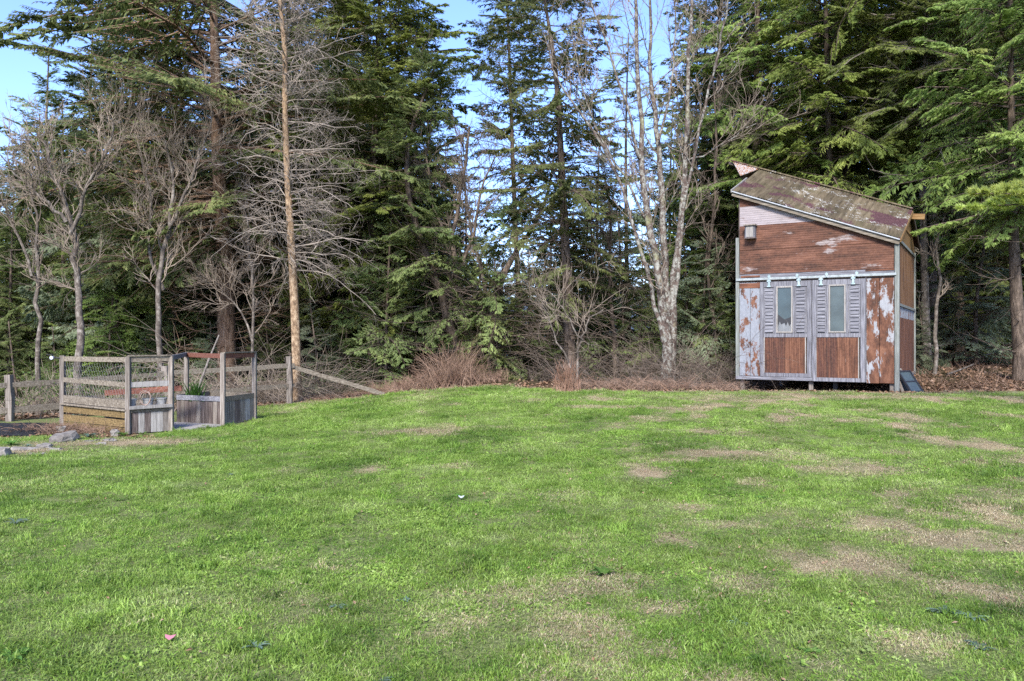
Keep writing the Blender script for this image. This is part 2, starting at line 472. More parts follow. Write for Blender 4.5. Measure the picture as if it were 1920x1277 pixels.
# ------------------------------------------------------------------ lawn, forest floor, hills
PATCH = [(1200, 887, 50, 10, .8), (855, 875, 45, 9, .6), (700, 880, 45, 12, .7), (740, 855, 22, 5, .5),
         (800, 806, 120, 12, .55), (680, 812, 70, 10, .45), (1000, 800, 200, 10, .3), (1420, 855, 140, 18, .55),
         (1620, 880, 170, 20, .6), (1850, 850, 90, 25, .3), (1850, 935, 120, 25, .4), (1480, 968, 30, 8, .6), (1260, 1010, 50, 22, .7),
         (1620, 1065, 120, 28, .75), (1790, 1105, 110, 22, .6), (1590, 1040, 30, 14, .6), (1530, 1245, 35, 22, .9),
         (1240, 1222, 30, 12, .8), (1360, 1040, 70, 20, .35), (1230, 1145, 80, 10, .5), (1900, 1130, 60, 25, .6),
         (610, 915, 25, 12, .45), (160, 940, 20, 4, .6), (1650, 1130, 60, 14, .4), (1450, 1290, 200, 25, .3),
         (220, 832, 240, 9, 1.), (60, 846, 140, 8, 1.), (640, 742, 120, 8, .6), (1500, 745, 500, 7, .35), (1685, 798, 30, 7, .6),
         (1310, 760, 260, 6, .3), (1820, 825, 60, 6, .4), (1020, 1250, 120, 10, .2), (1700, 965, 90, 14, .35)]
PW = []
for px, py, rx, ry, s in PATCH:
    X, Y = ground_at(px, py)
    Y2 = ground_at(px, py-ry)[1]; PW.append((X, Y, .82*rx/1500*Y, max(.85*abs(Y2-Y), .08), s*.92))

def dryness(X, Y):
    n = fbm(X, Y, .55, 4); m = fbm(X+40, Y+9, 1.9, 3)
    d = .10*sstep(-2, 6, X)+.16*sstep(12, 18, Y) - .06
    d = d + sstep(.5, .72, n)*.16 + sstep(.54, .74, m)*(.2+.35*sstep(-2, 4, X))
    for x, y, rx, ry, s in PW:
        wob = .25+2.6*fbm(X*1.0+x, Y*1.0+y, 2.6, 4)**1.5
        q = ((X-x)/rx)**2+((Y-y)/ry)**2
        d = d + .85*s*np.exp(-q*wob*1.1)*(.45+1.1*fbm(X+3, Y+y, 4.5, 3))
    d = d + .35*sstep(-.7, 0, Y-yedge(X))
    return np.clip(d, 0, 1.1)

def gridmesh(xs, vfun, nv):
    X = np.repeat(xs[None], nv, 0); Y = vfun(xs)
    Z = h(X, Y)
    v = np.stack([X, Y, Z], -1).reshape(-1, 3); n = len(xs)
    i = np.arange(nv-1)[:, None]*n+np.arange(n-1)[None]
    f = np.stack([i, i+1, i+n+1, i+n], -1).reshape(-1, 4)
    return v, f
xs = np.arange(-22, 22.01, .17)
nv = 170
ys = np.linspace(0, 1, nv)[:, None]
v, f = gridmesh(xs, lambda x: -4+ys*(yedge(x)[None]+4), nv)
lawn = build('lawn', [(v, f)], M['lawn'], smooth=True, attrs={'dry': ('FLOAT', dryness(v[:, 0], v[:, 1]))})
tag(lawn, 'mown green lawn with straw-coloured bare patches', kind='structure')
t2 = np.concatenate([np.linspace(0, 22, 120), 22+np.geomspace(.3, 900, 60)])[:, None]
v, f = gridmesh(np.concatenate([-np.geomspace(900, 22.5, 30), xs[::2], np.geomspace(22.5, 900, 30)]), lambda x: yedge(x)[None]+t2, len(t2))
ff = build('forest_floor', [(v, f)], M['floor'], smooth=True)
tag(ff, 'leaf strewn woodland floor behind the lawn', kind='structure')
# ground at the sides and behind, far out
def sidegrid(xx):
    t = np.linspace(0, 1, 16)[:, None]
    return gridmesh(xx, lambda x: -4+t*(yedge(x)[None]+4), 16)
back = [sidegrid(np.linspace(-900, -22, 20)), sidegrid(np.linspace(22, 900, 20))]
back.append(gridmesh(np.linspace(-900, 900, 21), lambda x: np.repeat(np.linspace(-900, -4, 8)[:, None], len(x), 1), 8))
meadow = build('meadow', back, M['lawn'], smooth=True, attrs={'dry': ('FLOAT', np.full(sum(len(a[0]) for a in back), .25))})
tag(meadow, 'open grass beyond the sides of the lawn', kind='structure')
# hills
xs2 = np.linspace(-1100, 1100, 120)
hg = []
for k, (Y0, top, s) in enumerate(((520, 30, .006), (760, 52, .004))):
    ridge = .93*top*(.75+.5*fbm(xs2*s+k*7, xs2*0+k, 1, 3))+2.5*vnoise(xs2*.12, xs2*0)
    v = np.concatenate([np.stack([xs2, xs2*0+Y0, xs2*0-30], -1), np.stack([xs2, xs2*0+Y0+70, ridge], -1), np.stack([xs2, xs2*0+Y0+170, xs2*0-30], -1)])
    n = len(xs2); i = np.arange(n-1)
    hg.append((v, np.concatenate([np.stack([i, i+1, i+n+1, i+n], -1), np.stack([i+n, i+n+1, i+2*n+1, i+2*n], -1)])))
hills = build('hills', hg, M['hill'])
tag(hills, 'haze-tinted blue wooded hills on the horizon behind the trees', kind='structure')

# ------------------------------------------------------------------ grass (geometry nodes on one object)
def make_tuft(seed, n, rad_, hmin, hmax, wd, lean):
    r = np.random.default_rng(seed)
    a = r.random(n)*6.28; q = rad_*np.sqrt(r.random(n))
    b = np.stack([q*np.cos(a), q*np.sin(a), -.004+0*a], -1)
    ya = r.random(n)*6.28; side = np.stack([np.cos(ya), np.sin(ya), 0*ya], -1)
    la = r.random(n)*6.28
    hh = hmin+(hmax-hmin)*r.random(n)**1.5
    ld = np.stack([np.cos(la), np.sin(la), 0*la], -1)
    ln = lean*(.3+r.random(n))
    w = wd*(.6+.8*r.random(n))
    mid = b+ld*(hh*ln*.35)[:, None]+np.array([0, 0, 1])*(hh*.6)[:, None]
    tip = b+ld*(hh*ln)[:, None]+np.array([0, 0, 1])*(hh*np.maximum(1-.45*ln, .15))[:, None]
    V = np.stack([b-side*w[:, None]/2, b+side*w[:, None]/2, mid+side*w[:, None]*.42, mid-side*w[:, None]*.42, tip], 1).reshape(-1, 3)
    i = np.arange(n)*5
    me_o = build('grass_tuft', [(V, np.stack([i, i+1, i+2, i+3], -1)), (V[:0], np.zeros((0, 3), int))], M['blade'])
    bpy.data.objects.remove(me_o)
    me = bpy.data.meshes.new('grass_tuft')
    faces = [tuple(x) for x in np.stack([i, i+1, i+2, i+3], -1).tolist()]+[tuple(x) for x in np.stack([i+3, i+2, i+4], -1).tolist()]
    me.from_pydata(V.tolist(), [], faces); me.materials.append(M['blade'])
    return bpy.data.objects.new('grass_tuft', me)
tufts = [make_tuft(1, 80, .11, .012, .032, .0036, 1.0), make_tuft(2, 80, .11, .012, .038, .0036, 1.5),
         make_tuft(3, 60, .13, .01, .03, .004, 2.0), make_tuft(4, 70, .06, .03, .07, .0042, .9), make_tuft(5, 26, .10, .008, .022, .014, 2.2)]
pts = []
for y0, y1, den in ((2.6, 6, 210), (6, 10, 150), (10, 15, 100), (15, 21, 75)):
    n = int((y1-y0)*2*(.7*y1+4)*den)
    Y = y0+(y1-y0)*G.random(n); X = (G.random(n)*2-1)*(.70*y1+4)
    k = np.abs(X) < .70*Y+4
    pts.append(np.stack([X[k], Y[k]], -1))
p = np.concatenate(pts); X, Y = p.T
edge_ok = Y < yedge(X)+.15*G.normal(size=len(X))
dr = dryness(X, Y)
keep = edge_ok & (G.random(len(X)) > np.clip((dr-.5)*1.25, 0, .5))
keep &= ~((X < -5.9) & (Y > 12.75+.35*(X+9.5)*0+.25*fbm(X, Y, 1.2)) & (Y > 12.6))
keep &= ~((X < -4.9) & (X > -6.6) & (Y > 13.5) & (Y > 14.9+.0*X-.52*(X+5.9)) & (Y < 16.2))
X0, Y0_, d0 = X[keep], Y[keep], dr[keep]
ex = edge_ok & (dr > .32) & (G.random(len(X)) < .75) & ~((X < -5.9) & (Y > 12.6))
X = np.concatenate([X0, X[ex]+.05]); Y = np.concatenate([Y0_, Y[ex]+.04]); n = len(X)
th_ = np.arange(n) >= len(X0); dr = np.concatenate([d0, np.full(ex.sum(), 1.15)])
vid = np.where(G.random(n) < .07*(1-dr), 3, G.integers(0, 3, n)); vid = np.where(dr > .5, 2, vid); vid = np.where((fbm(X+70, Y, 1.3) > .56) & (G.random(n) < .4) & (dr < .5), 4, vid)
scl = (.7+.7*G.random(n))*(.62+.8*fbm(X, Y, 1.5))*(1+.5*sstep(9, 20, Y))*(1.1-.35*dr)
gr = build('grass', [(np.stack([X, Y, h(X, Y)+.002], -1), np.zeros((0, 3), int))], None,
           attrs={'dry': ('FLOAT', np.clip(dr+G.normal(size=n)*.1, 0, 1.2)), 'scl': ('FLOAT', scl), 'vid': ('INT', vid), 'tone': ('FLOAT', np.clip(.62+.7*fbm(X+5, Y, 2.4, 4)+.13*G.normal(size=n), .55, 1.35)),
                  'rot': ('FLOAT_VECTOR', np.stack([G.normal(size=n)*.1, G.normal(size=n)*.1, G.random(n)*6.28], -1))})
tag(gr, 'short green lawn grass with straw-coloured tufts', 'grass', kind='stuff')
ng = bpy.data.node_groups.new('grass_scatter', 'GeometryNodeTree')
ng.interface.new_socket('Geometry', in_out='INPUT', socket_type='NodeSocketGeometry')
ng.interface.new_socket('Geometry', in_out='OUTPUT', socket_type='NodeSocketGeometry')
N = ng.nodes; Lk = ng.links
gi = N.new('NodeGroupInput'); go = N.new('NodeGroupOutput')
iop = N.new('GeometryNodeInstanceOnPoints'); jn = N.new('GeometryNodeJoinGeometry')
for tobj in reversed(tufts):
    oi = N.new('GeometryNodeObjectInfo'); oi.inputs['Object'].default_value = tobj; oi.inputs['As Instance'].default_value = True
    Lk.new(oi.outputs['Geometry'], jn.inputs[0])
def named(nm, ty):
    q = N.new('GeometryNodeInputNamedAttribute'); q.data_type = ty; q.inputs[0].default_value = nm
    return [o for o in q.outputs if o.enabled and o.name == 'Attribute'][0]
Lk.new(gi.outputs[0], iop.inputs['Points']); Lk.new(jn.outputs[0], iop.inputs['Instance'])
iop.inputs['Pick Instance'].default_value = True
Lk.new(named('vid', 'INT'), iop.inputs['Instance Index'])
e2r = N.new('FunctionNodeEulerToRotation'); Lk.new(named('rot', 'FLOAT_VECTOR'), e2r.inputs[0]); Lk.new(e2r.outputs[0], iop.inputs['Rotation'])
Lk.new(named('scl', 'FLOAT'), iop.inputs['Scale'])
Lk.new(iop.outputs[0], go.inputs[0])
md = gr.modifiers.new('scatter', 'NODES'); md.node_group = ng

# ------------------------------------------------------------------ trees
def sprigs(base, d, L, W, rng, droop=.25):
    """kite-shaped needle sprays"""
    d = norm(d+np.array([0, 0, -droop]))
    s = norm(np.cross(d, norm(rng.normal(size=d.shape)*.55+np.array([0, 0, 1.]))))
    k = (.1+.3*rng.random(len(base)))*L
    a = base-s*(W*.35)[:, None]; b = base+d*k[:, None]+s*(W*.6)[:, None]; c = base+d*L[:, None]
    V = np.stack([a, b, c], 1).reshape(-1, 3); i = np.arange(len(base))*3
    return V, np.stack([i, i+1, i+2], -1)

def bough_template(seed, nt_=28, ns=22, sz=.9):
    r = np.random.default_rng(seed)
    ax = grow(np.zeros((1, 3)), np.array([[1., 0, .12]]), np.array([1.]), 9, .07, (0, 0, -.045), r)
    R = taper([.011], [.002], 9)
    st, d, rr, t = spawn(ax, R, nt_, .12, 1.0, 1.0, r, flat=.93)
    d[:, 2] *= .3
    L = (.42*(1-t)**.8+.07)*(.6+.6*r.random(len(t)))
    tw = grow(st, d, L, 4, .1, (.06, 0, -.05), r)
    tr = taper(rr*.45, rr*.15, 4); twk = tw[:, [0, 3]]; trk = tr[:, [0, 3]]
    st2, d2, _, t2 = spawn(tw, tr, ns, .05, 1.0, .75, r, flat=.85)
    Ls = sz*(.045+.055*r.random(len(t2)))*(1.15-.5*t2)
    return (tubes(ax, R, 3)+tubes(twk, trk, 3), sprigs(st2, d2, Ls, Ls*(.30+.14*r.random(len(t2))), r, .5))
BT = [bough_template(100+i) for i in range(5)]
BTG = [bough_template(140+i, 42, 31, .5) for i in range(3)]
BTF = [bough_template(120+i, 34, 27, .68) for i in range(4)]

def frame(az, pitch, roll):
    ca, sa = np.cos(az), np.sin(az); cp, sp = np.cos(pitch), np.sin(pitch)
    x = np.array([ca*cp, sa*cp, sp]); y = np.array([-sa, ca, 0]); z = np.cross(x, y)
    y2 = y*np.cos(roll)+z*np.sin(roll); z2 = np.cross(x, y2)
    return np.stack([x, y2, z2])

def hemlock_geo(seed, H, r0, z0, n, L0, L1, prof=.75, path=None, dead=14, azf=None, pit=(.1, -.35), rtop=.02, fine=False):
    r = np.random.default_rng(seed)
    K = 14
    if path is None:
        t = np.linspace(0, 1, K)
        path = np.stack([.25*np.sin(t*2.2+seed)*t, .2*np.sin(t*3+seed*2)*t, t*H-.4*(t == 0)], -1)
    else:
        path = np.asarray(path, float); K = len(path)
    R = taper([r0], [rtop], K, .8); R[0, 0] *= 1.35
    wood = tubes(path, R, 9); dead = int(dead*1.7)
    fol = []; tz = np.linspace(0, 1, K)
    for i in range(n):
        t = z0+(1-z0)*((i+r.random())/n)**.95*.985
        p = np.array([np.interp(t, tz, path[:, k]) for k in range(3)])
        q = (t-z0)/(1-z0)
        L = (L1+(L0-L1)*(1-q)**prof)*(.6+.55*r.random())*(.62+.38*min(1, q*5))
        az = i*2.399+r.normal()*.35 if azf is None else azf(r)
        F = frame(az, pit[1]+(pit[0]-pit[1]+.25)*q+r.normal()*.2, r.normal()*.45)*L
        wd, fo = BTG[r.integers(3)] if L > 3.9 and fine else (BTF if L > 2.3 and fine else BT)[r.integers(4)]
        for v, f in wd: wood.append((v@F+p, f))
        fol.append((fo[0]@F+p, fo[1]))
    if dead:
        t = .04+(z0+.3-.04)*r.random(dead)
        st = np.stack([np.interp(t, tz, path[:, k]) for k in range(3)], -1)
        az = r.random(dead)*6.28; d = np.stack([np.cos(az), np.sin(az), -.1+.3*r.random(dead)], -1)
        P = grow(st, d, .9+2.0*r.random(dead), 6, .15, (0, 0, .02), r); RR = taper(np.full(dead, .02), np.full(dead, .007), 6)
        wood += tubes(P, RR, 3)
        s2, d2, rr, _ = spawn(P, RR, 7, .3, 1, .8, r)
        P2 = grow(s2, d2, .3+.7*r.random(len(s2)), 4, .15, (0, 0, 0), r)
        wood += tubes(P2, taper(rr*.6, rr*.3, 4), 3)
    return wood, fol

def hemlock(name, label, X, Y, geo, crown='hemlock', bark='bark', rz=0, group=None, z=None, cat='tree'):
    e = empty(name, (X, Y, float(h(X, Y)) if z is None else z), rz, label=label, cat=cat, group=group)
    build('trunk', geo[0], M[bark], e, smooth=True)
    build('crown', geo[1], M[crown], e)
    return e

def locpath(pp, Y, base):
    """pixel polyline on the depth Y (or list of depths) -> coordinates relative to base"""
    Ys = Y if hasattr(Y, '__len__') else [Y]*len(pp)
    P = np.array([at(a, b, y) for (a, b), y in zip(pp, Ys)])-np.array(base)
    t = np.linspace(0, 1, len(P)); tt = np.linspace(0, 1, len(P)*3-2)
    Q = np.stack([np.interp(tt, t, P[:, k]) for k in range(3)], -1)
    S = Q.copy(); S[1:-1] = (Q[:-2]+2*Q[1:-1]+Q[2:])/4; S[1:-1] = (S[:-2]+2*S[1:-1]+S[2:])/4
    return S

exec_trees = True
VAR = {}
VAR['full'] = hemlock_geo(11, 15, .17, .08, 170, 3.3, .9)
VAR['full2'] = hemlock_geo(12, 16, .16, .12, 160, 3.6, .9)
VAR['airy'] = hemlock_geo(13, 15, .15, .16, 90, 2.9, .6, dead=26)
VAR['high'] = hemlock_geo(14, 17, .19, .30, 120, 3.2, .6, dead=34)
VAR['sparse'] = hemlock_geo(17, 15, .14, .15, 58, 2.8, 1.0, dead=40)
VAR['young'] = hemlock_geo(15, 5, .06, .03, 70, 1.7, .25, dead=4)
VAR['young2'] = hemlock_geo(16, 6, .06, .05, 70, 2.1, .3, dead=6)
protos = {}
BACK = 'hemlocks of the wood behind the lawn'
def place(kind, px, Y, s, label, group=None, rz=None, crown=None, bark=None, name='hemlock_tree', sx=1., zoff=0):
    X = wx(px, Y); z = float(h(X, Y))-.1+zoff
    rz = G.random()*6.28 if rz is None else rz
    if kind not in protos and crown is None and bark is None:
        e = hemlock(name, label, X, Y, VAR[kind], rz=rz, group=group, z=z)
        e.scale = (s*sx, s*sx, s); protos[kind] = e; return e
    k = dict(label=label)
    if group: k['group'] = group
    mats = {}
    if crown: mats['crown'] = M[crown]
    if bark: mats['trunk'] = M[bark]
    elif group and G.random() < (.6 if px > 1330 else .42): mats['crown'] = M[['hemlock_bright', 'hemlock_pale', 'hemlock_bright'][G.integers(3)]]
    return copy_tree(protos[kind], (X, Y, z), rz, (s*sx, s*sx, s), mats=mats, **k)

# back of the wood first (prototypes live here)
LB = 'dark hemlock tree standing in the back rows of the wood'
for kind, px, Y, s in [
        ('full', 470, 31, 1.15), ('full2', 620, 30, 1.1), ('airy', 350, 33, 1.1), ('high', 560, 27, 1.0), ('full', 240, 30, .82),
        ('full2', 150, 33, .72), ('full', 660, 34, 1.25), ('full2', 545, 35, 1.3), ('full', 30, 31, .62), ('airy', 90, 28, .62),
        ('airy', 1395, 30, 1.15), ('airy', 1450, 27, 1.1), ('full', 1540, 29, 1.2), ('full2', 1640, 27, 1.15), ('high', 1355, 26, 1.0),
        ('airy', 1720, 30, 1.2), ('airy', 1800, 28, 1.2), ('airy', 1890, 31, 1.25), ('airy', 1590, 24.5, 1.05), ('full', 1960, 26, 1.2),
        ('high', 1690, 26, 1.1), ('high', 1775, 32, 1.2), ('high', 1842, 30, 1.1), ('airy', 1300, 33, .95),
         ('airy', 2000, 30, 1.3), ('full', 400, 36, 1.2), ('full2', -40, 28, .7),
        ('sparse', 1130, 34, .72), ('sparse', 1010, 37, .6), ('sparse', 790, 33, .85), ('high', 1420, 24, 1.0), ('high', 1745, 25.5, 1.05)]:
    place(kind, px, Y, s, LB, group=BACK)
rb = np.random.default_rng(44)
for px, Y, ty, kd in ((255, 29, -30, 'airy'), (95, 30, 90, 'airy'), (175, 31, 30, 'sparse'), (345, 29, -60, 'airy'), (110, 28, 190, 'airy'), (215, 27.5, 120, 'full2'), (300, 27, 90, 'airy'), (800, 27.5, 190, 'sparse'), (745, 26.5, 40, 'full2'), (872, 28.5, 260, 'sparse'),
                      (1180, 28, 60, 'sparse'), (1120, 30, 200, 'sparse'), (1315, 27, -60, 'airy'), (20, 27, 330, 'full'), (1260, 32, 180, 'sparse'), (60, 30, 250, 'full2')):
    zt = 1.6+(635-ty)/1500*Y; zb_ = float(h(wx(px, Y), Y))
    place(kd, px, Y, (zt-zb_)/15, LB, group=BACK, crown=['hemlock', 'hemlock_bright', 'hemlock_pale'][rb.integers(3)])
for i in range(58):
    px = -60+2060*(i+.6*rb.random())/58; Y = 34+18*rb.random()
    ty = np.interp(px, [0, 120, 260, 420, 700, 860, 900, 1000, 1060, 1200, 1330, 1400, 1920], [330, 260, 160, 100, 60, 300, 400, 430, 300, 300, 150, 230, 230])+90*rb.random()
    zt = 1.6+(635-ty)/1500*Y; zb_ = float(h(wx(px, Y), Y))
    place(['full', 'full2', 'airy'][i % 3] if not 840 < px < 1330 else 'sparse', px, Y, (zt-zb_)/15.5, LB, group=BACK, sx=.9)
# young hemlocks filling the understorey
UG = 'young hemlocks filling the understorey'
for i in range(110):
    px = -40+2040*(i+.5*G.random())/110
    Y = 23.0+G.random()*10
    if 1385 < px < 1700: Y = max(Y, 24.5)
    if px >= 1700: Y = 27.5+5*G.random()
    s = (.55+.5*G.random())*(1+.04*(Y-23))
    place(['young', 'young2'][i % 2], px, Y, s, 'young hemlock in the dark understorey behind the lawn edge', group=UG)

# labelled front trees
def front_hemlock(label, px, Y, py0, path, geo_kw, **k):
    X = wx(px, Y); z = float(h(X, Y))-.2
    P = locpath(path, Y, (X, Y, z)); P[0, 2] = min(P[0, 2], 0)
    P = np.concatenate([[[P[0, 0], 0, -.05]], P[1:]])
    return hemlock('hemlock_tree', label, X, Y, hemlock_geo(path=P, **geo_kw), z=z, **k)
front_hemlock('old hemlock with a thick red-brown trunk and long drooping boughs behind the planter boxes', 425, 23.5, 690,
              [(425, 730), (425, 600), (420, 450), (408, 300), (405, 150), (400, 0), (395, -180), (392, -330)],
              dict(seed=31, fine=True, H=20, r0=.30, z0=.24, n=112, L0=6.2, L1=4.4, dead=80, pit=(.25, -.28), rtop=.06, azf=lambda r: (math.pi+r.normal()*.45) if r.random() < .55 else r.random()*6.28), bark='bark_big')
front_hemlock('full hemlock with a bright yellow-green top beside the sky gap', 705, 25, 690,
              [(700, 740), (695, 550), (700, 350), (705, 150), (712, 0), (715, -140)],
              dict(seed=32, fine=True, H=16, r0=.2, z0=.16, n=150, L0=3.7, L1=2.2, dead=24), crown='hemlock_yellow')
front_hemlock('slim hemlock with a crooked leaning dark trunk rising out of the bramble mound', 850, 23, 660,
              [(862, 700), (845, 610), (815, 520), (785, 440), (760, 350), (765, 250), (800, 170), (820, 110)],
              dict(seed=33, H=10, r0=.17, z0=.10, n=105, L0=2.0, L1=1.2, dead=34))
front_hemlock('tall airy hemlock with a straight dark trunk in the middle of the wood', 1068, 22.5, 700,
              [(1072, 735), (1066, 600), (1060, 450), (1052, 300), (1045, 150), (1025, 20), (1010, -60)],
              dict(seed=34, fine=True, H=14, r0=.2, z0=.2, n=84, L0=2.6, L1=1.5, dead=50))
front_hemlock('hemlock with a pointed crown right of the sky gap', 965, 29, 700,
              [(985, 760), (975, 600), (965, 400), (958, 200), (952, 20), (950, -40)],
              dict(seed=35, H=14, r0=.15, z0=.4, n=76, L0=2.6, L1=1.2, dead=20))
front_hemlock('big hemlock with a dark trunk at the right edge of the picture', 1912, 19.5, 690,
              [(1918, 700), (1908, 600), (1902, 500), (1898, 350), (1895, 150), (1893, -100), (1890, -300)],
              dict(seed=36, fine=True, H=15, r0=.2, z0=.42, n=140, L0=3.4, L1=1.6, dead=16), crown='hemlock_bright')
front_hemlock('leaning hemlock with two dark stems where the lawn drops away', 925, 23, 700,
              [(928, 760), (918, 640), (925, 560), (960, 480), (1000, 430), (1030, 360), (1040, 280)],
              dict(seed=37, H=9, r0=.16, z0=.12, n=60, L0=1.9, L1=1., dead=34))
front_hemlock('hemlock with light green boughs hanging over the shed roof', 1560, 22.8, 660,
              [(1560, 680), (1565, 500), (1555, 300), (1550, 100), (1545, -120), (1545, -250)],
              dict(seed=38, fine=True, H=16, r0=.17, z0=.30, n=140, L0=3.4, L1=1.6, dead=10), crown='hemlock_yellow')
front_hemlock('hemlock with drooping boughs right of the shed roof', 1760, 21.5, 660,
              [(1738, 690), (1733, 500), (1728, 300), (1735, 100), (1740, -120), (1745, -250)],
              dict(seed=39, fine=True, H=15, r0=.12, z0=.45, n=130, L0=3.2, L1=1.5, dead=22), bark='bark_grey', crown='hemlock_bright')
place('young', 1832, 23, .98, 'pale green young hemlock on the leaf litter right of the shed', crown='hemlock_pale', sx=1.25)
place('young', 1730, 21, .40, 'small pale hemlock sapling at the foot of a trunk beside the shed', crown='hemlock_pale')
place('young2', 905, 25, .8, 'grey-green young hemlock below the crooked trunk', crown='hemlock_pale')
place('full', 330, 24.5, .52, 'shorter hemlock left of the old thick trunk', crown='hemlock')
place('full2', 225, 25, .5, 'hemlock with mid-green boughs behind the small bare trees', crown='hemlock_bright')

def bare_tree(name, label, X, Y, geo_main, geo_twig, bark, twig, z=None):
    e = empty(name, (X, Y, (float(h(X, Y)) if z is None else z)), 0, label=label, cat='tree')
    build('trunk', geo_main, M[bark], e, smooth=True)
    build('branches', geo_twig, M[twig], e, smooth=False)
    return e

# larch with the orange-brown trunk
r = np.random.default_rng(51)
Y = 20.25; X = wx(557, Y); z = float(h(X, Y))-.1
P = locpath([(558, 765), (554, 600), (546, 450), (540, 350), (533, 200), (536, 100), (524, 0), (518, -80), (516, -150)], Y, (X, Y, z))
K = len(P); R = taper([.125], [.03], K, .9); R[0, 0] = .15
main = tubes(P, R, 12)
nb = 175; t = .20+.70*(np.arange(nb)+r.random(nb))/nb; tz = np.linspace(0, 1, K)
st = np.stack([np.interp(t, tz, P[:, k]) for k in range(3)], -1)
az = np.arange(nb)*2.4+r.normal(size=nb)*.4
az = np.where(r.random(nb) < .35, r.normal(size=nb)*.7, az)
d = np.stack([np.cos(az), np.sin(az), .1+.5*t**2+.15*r.normal(size=nb)], -1)
L = (2.8-1.2*t)*(.45+.65*r.random(nb))
B = grow(st, d, L, 9, .17, (0, 0, -.02), r); BR = taper(.012+.010*r.random(nb), np.full(nb, .005), 9)
tw = tubes(B, BR, 4)
s2, d2, rr, tt = spawn(B, BR, 10, .12, 1, .75, r, up=-.12)
B2 = grow(s2, d2, (.85-.4*tt)*(.5+.7*r.random(len(tt))), 5, .24, (0, 0, -.03), r); R2 = taper(rr*.45, rr*.28, 5)
tw += tubes(B2, R2, 3)
s3, d3, rr, tt = spawn(B2, R2, 3, .2, 1, .8, r)
tw += tubes(grow(s3, d3, .12+.22*r.random(len(tt)), 3, .2, (0, 0, -.02), r), taper(rr*.9, rr*.6, 3), 3)
bare_tree('larch_tree', 'tall bare larch with a slim orange-brown trunk beside the last fence post', X, Y, main, tw, 'bark_larch', 'twig_larch', z)

# many-stemmed maple with lichen patches
r = np.random.default_rng(52)
Y = 20.6; X = wx(1250, Y); z = float(h(X, Y))-.1
base = (X, Y, z)
stems = [([(1250, 722), (1251, 660), (1247, 600), (1236, 521), (1212, 400), (1202, 290), (1196, 116), (1190, -30)], .22, .05, -.1),
         ([(1256, 722), (1252, 600), (1249, 492), (1240, 360), (1234, 240), (1216, 145), (1222, 40), (1215, -60)], .17, .035, .5),
         ([(1262, 722), (1258, 640), (1263, 520), (1279, 380), (1289, 270), (1289, 145), (1296, 0), (1299, -80)], .15, .04, .1),
         ([(1266, 560), (1276, 430), (1291, 324), (1323, 203), (1350, 90), (1366, 0), (1375, -70)], .07, .025, -.2),
         ([(1242, 640), (1222, 540), (1196, 440), (1152, 307), (1090, 210), (1051, 162), (1020, 60)], .085, .02, -.5),
         ([(1200, 300), (1170, 180), (1140, 90), (1105, 0), (1090, -60)], .055, .02, -.4),
         ([(1238, 260), (1262, 150), (1268, 60), (1262, -50)], .05, .02, .3),
         ([(1214, 420), (1170, 330), (1120, 260), (1080, 120), (1070, 30)], .045, .015, .5),
         ([(1285, 300), (1330, 290), (1380, 250), (1420, 230)], .035, .01, .4)]
main = []; P8 = []; R8 = []
for pp, a, b, dy in stems:
    P = locpath(pp, [Y+dy*(i/len(pp)) for i in range(len(pp))], base)
    n = len(P); P = P+r.normal(size=P.shape)*.022
    RR = taper([a*.76], [b*.75], n, .8); main += tubes(P, RR, 10)
    ts = np.linspace(0, 1, 12); tz = np.linspace(0, 1, n)
    P8.append(np.stack([np.interp(ts, tz, P[:, k]) for k in range(3)], -1)); R8.append(np.interp(ts, tz, RR[0]))
P8 = np.stack(P8); R8 = np.stack(R8)
s1, d1, rr, tt = spawn(P8, R8, 13, .32, 1, .75, r, up=.25)
L1_ = (.7+1.5*r.random(len(tt)))*np.where(tt > .5, 1, .8)
B = grow(s1, d1, L1_, 8, .12, (0, 0, .05), r); BR = taper(np.minimum(rr*.35, .026), np.full(len(rr), .007), 8)
main += tubes(B[:60], BR[:60], 5); tw = tubes(B[60:], BR[60:], 5)
s2, d2, rr, tt = spawn(B, BR, 8, .2, 1, .7, r, up=.1)
B2 = grow(s2, d2, (.25+.6*r.random(len(tt))), 5, .16, (0, 0, .03), r); R2 = taper(rr*.6, rr*.35, 5)
tw += tubes(B2, R2, 3)
s3, d3, rr, tt = spawn(B2, R2, 4, .3, 1, .6, r)
tw += tubes(grow(s3, d3, .1+.25*r.random(len(tt)), 3, .15, (0, 0, .02), r), taper(rr*.8, rr*.5, 3), 3)
bare_tree('maple_tree', 'bare many-stemmed tree with white lichen patches on its bark left of the shed', X, Y, main, tw, 'bark_maple', 'twig_grey', z)

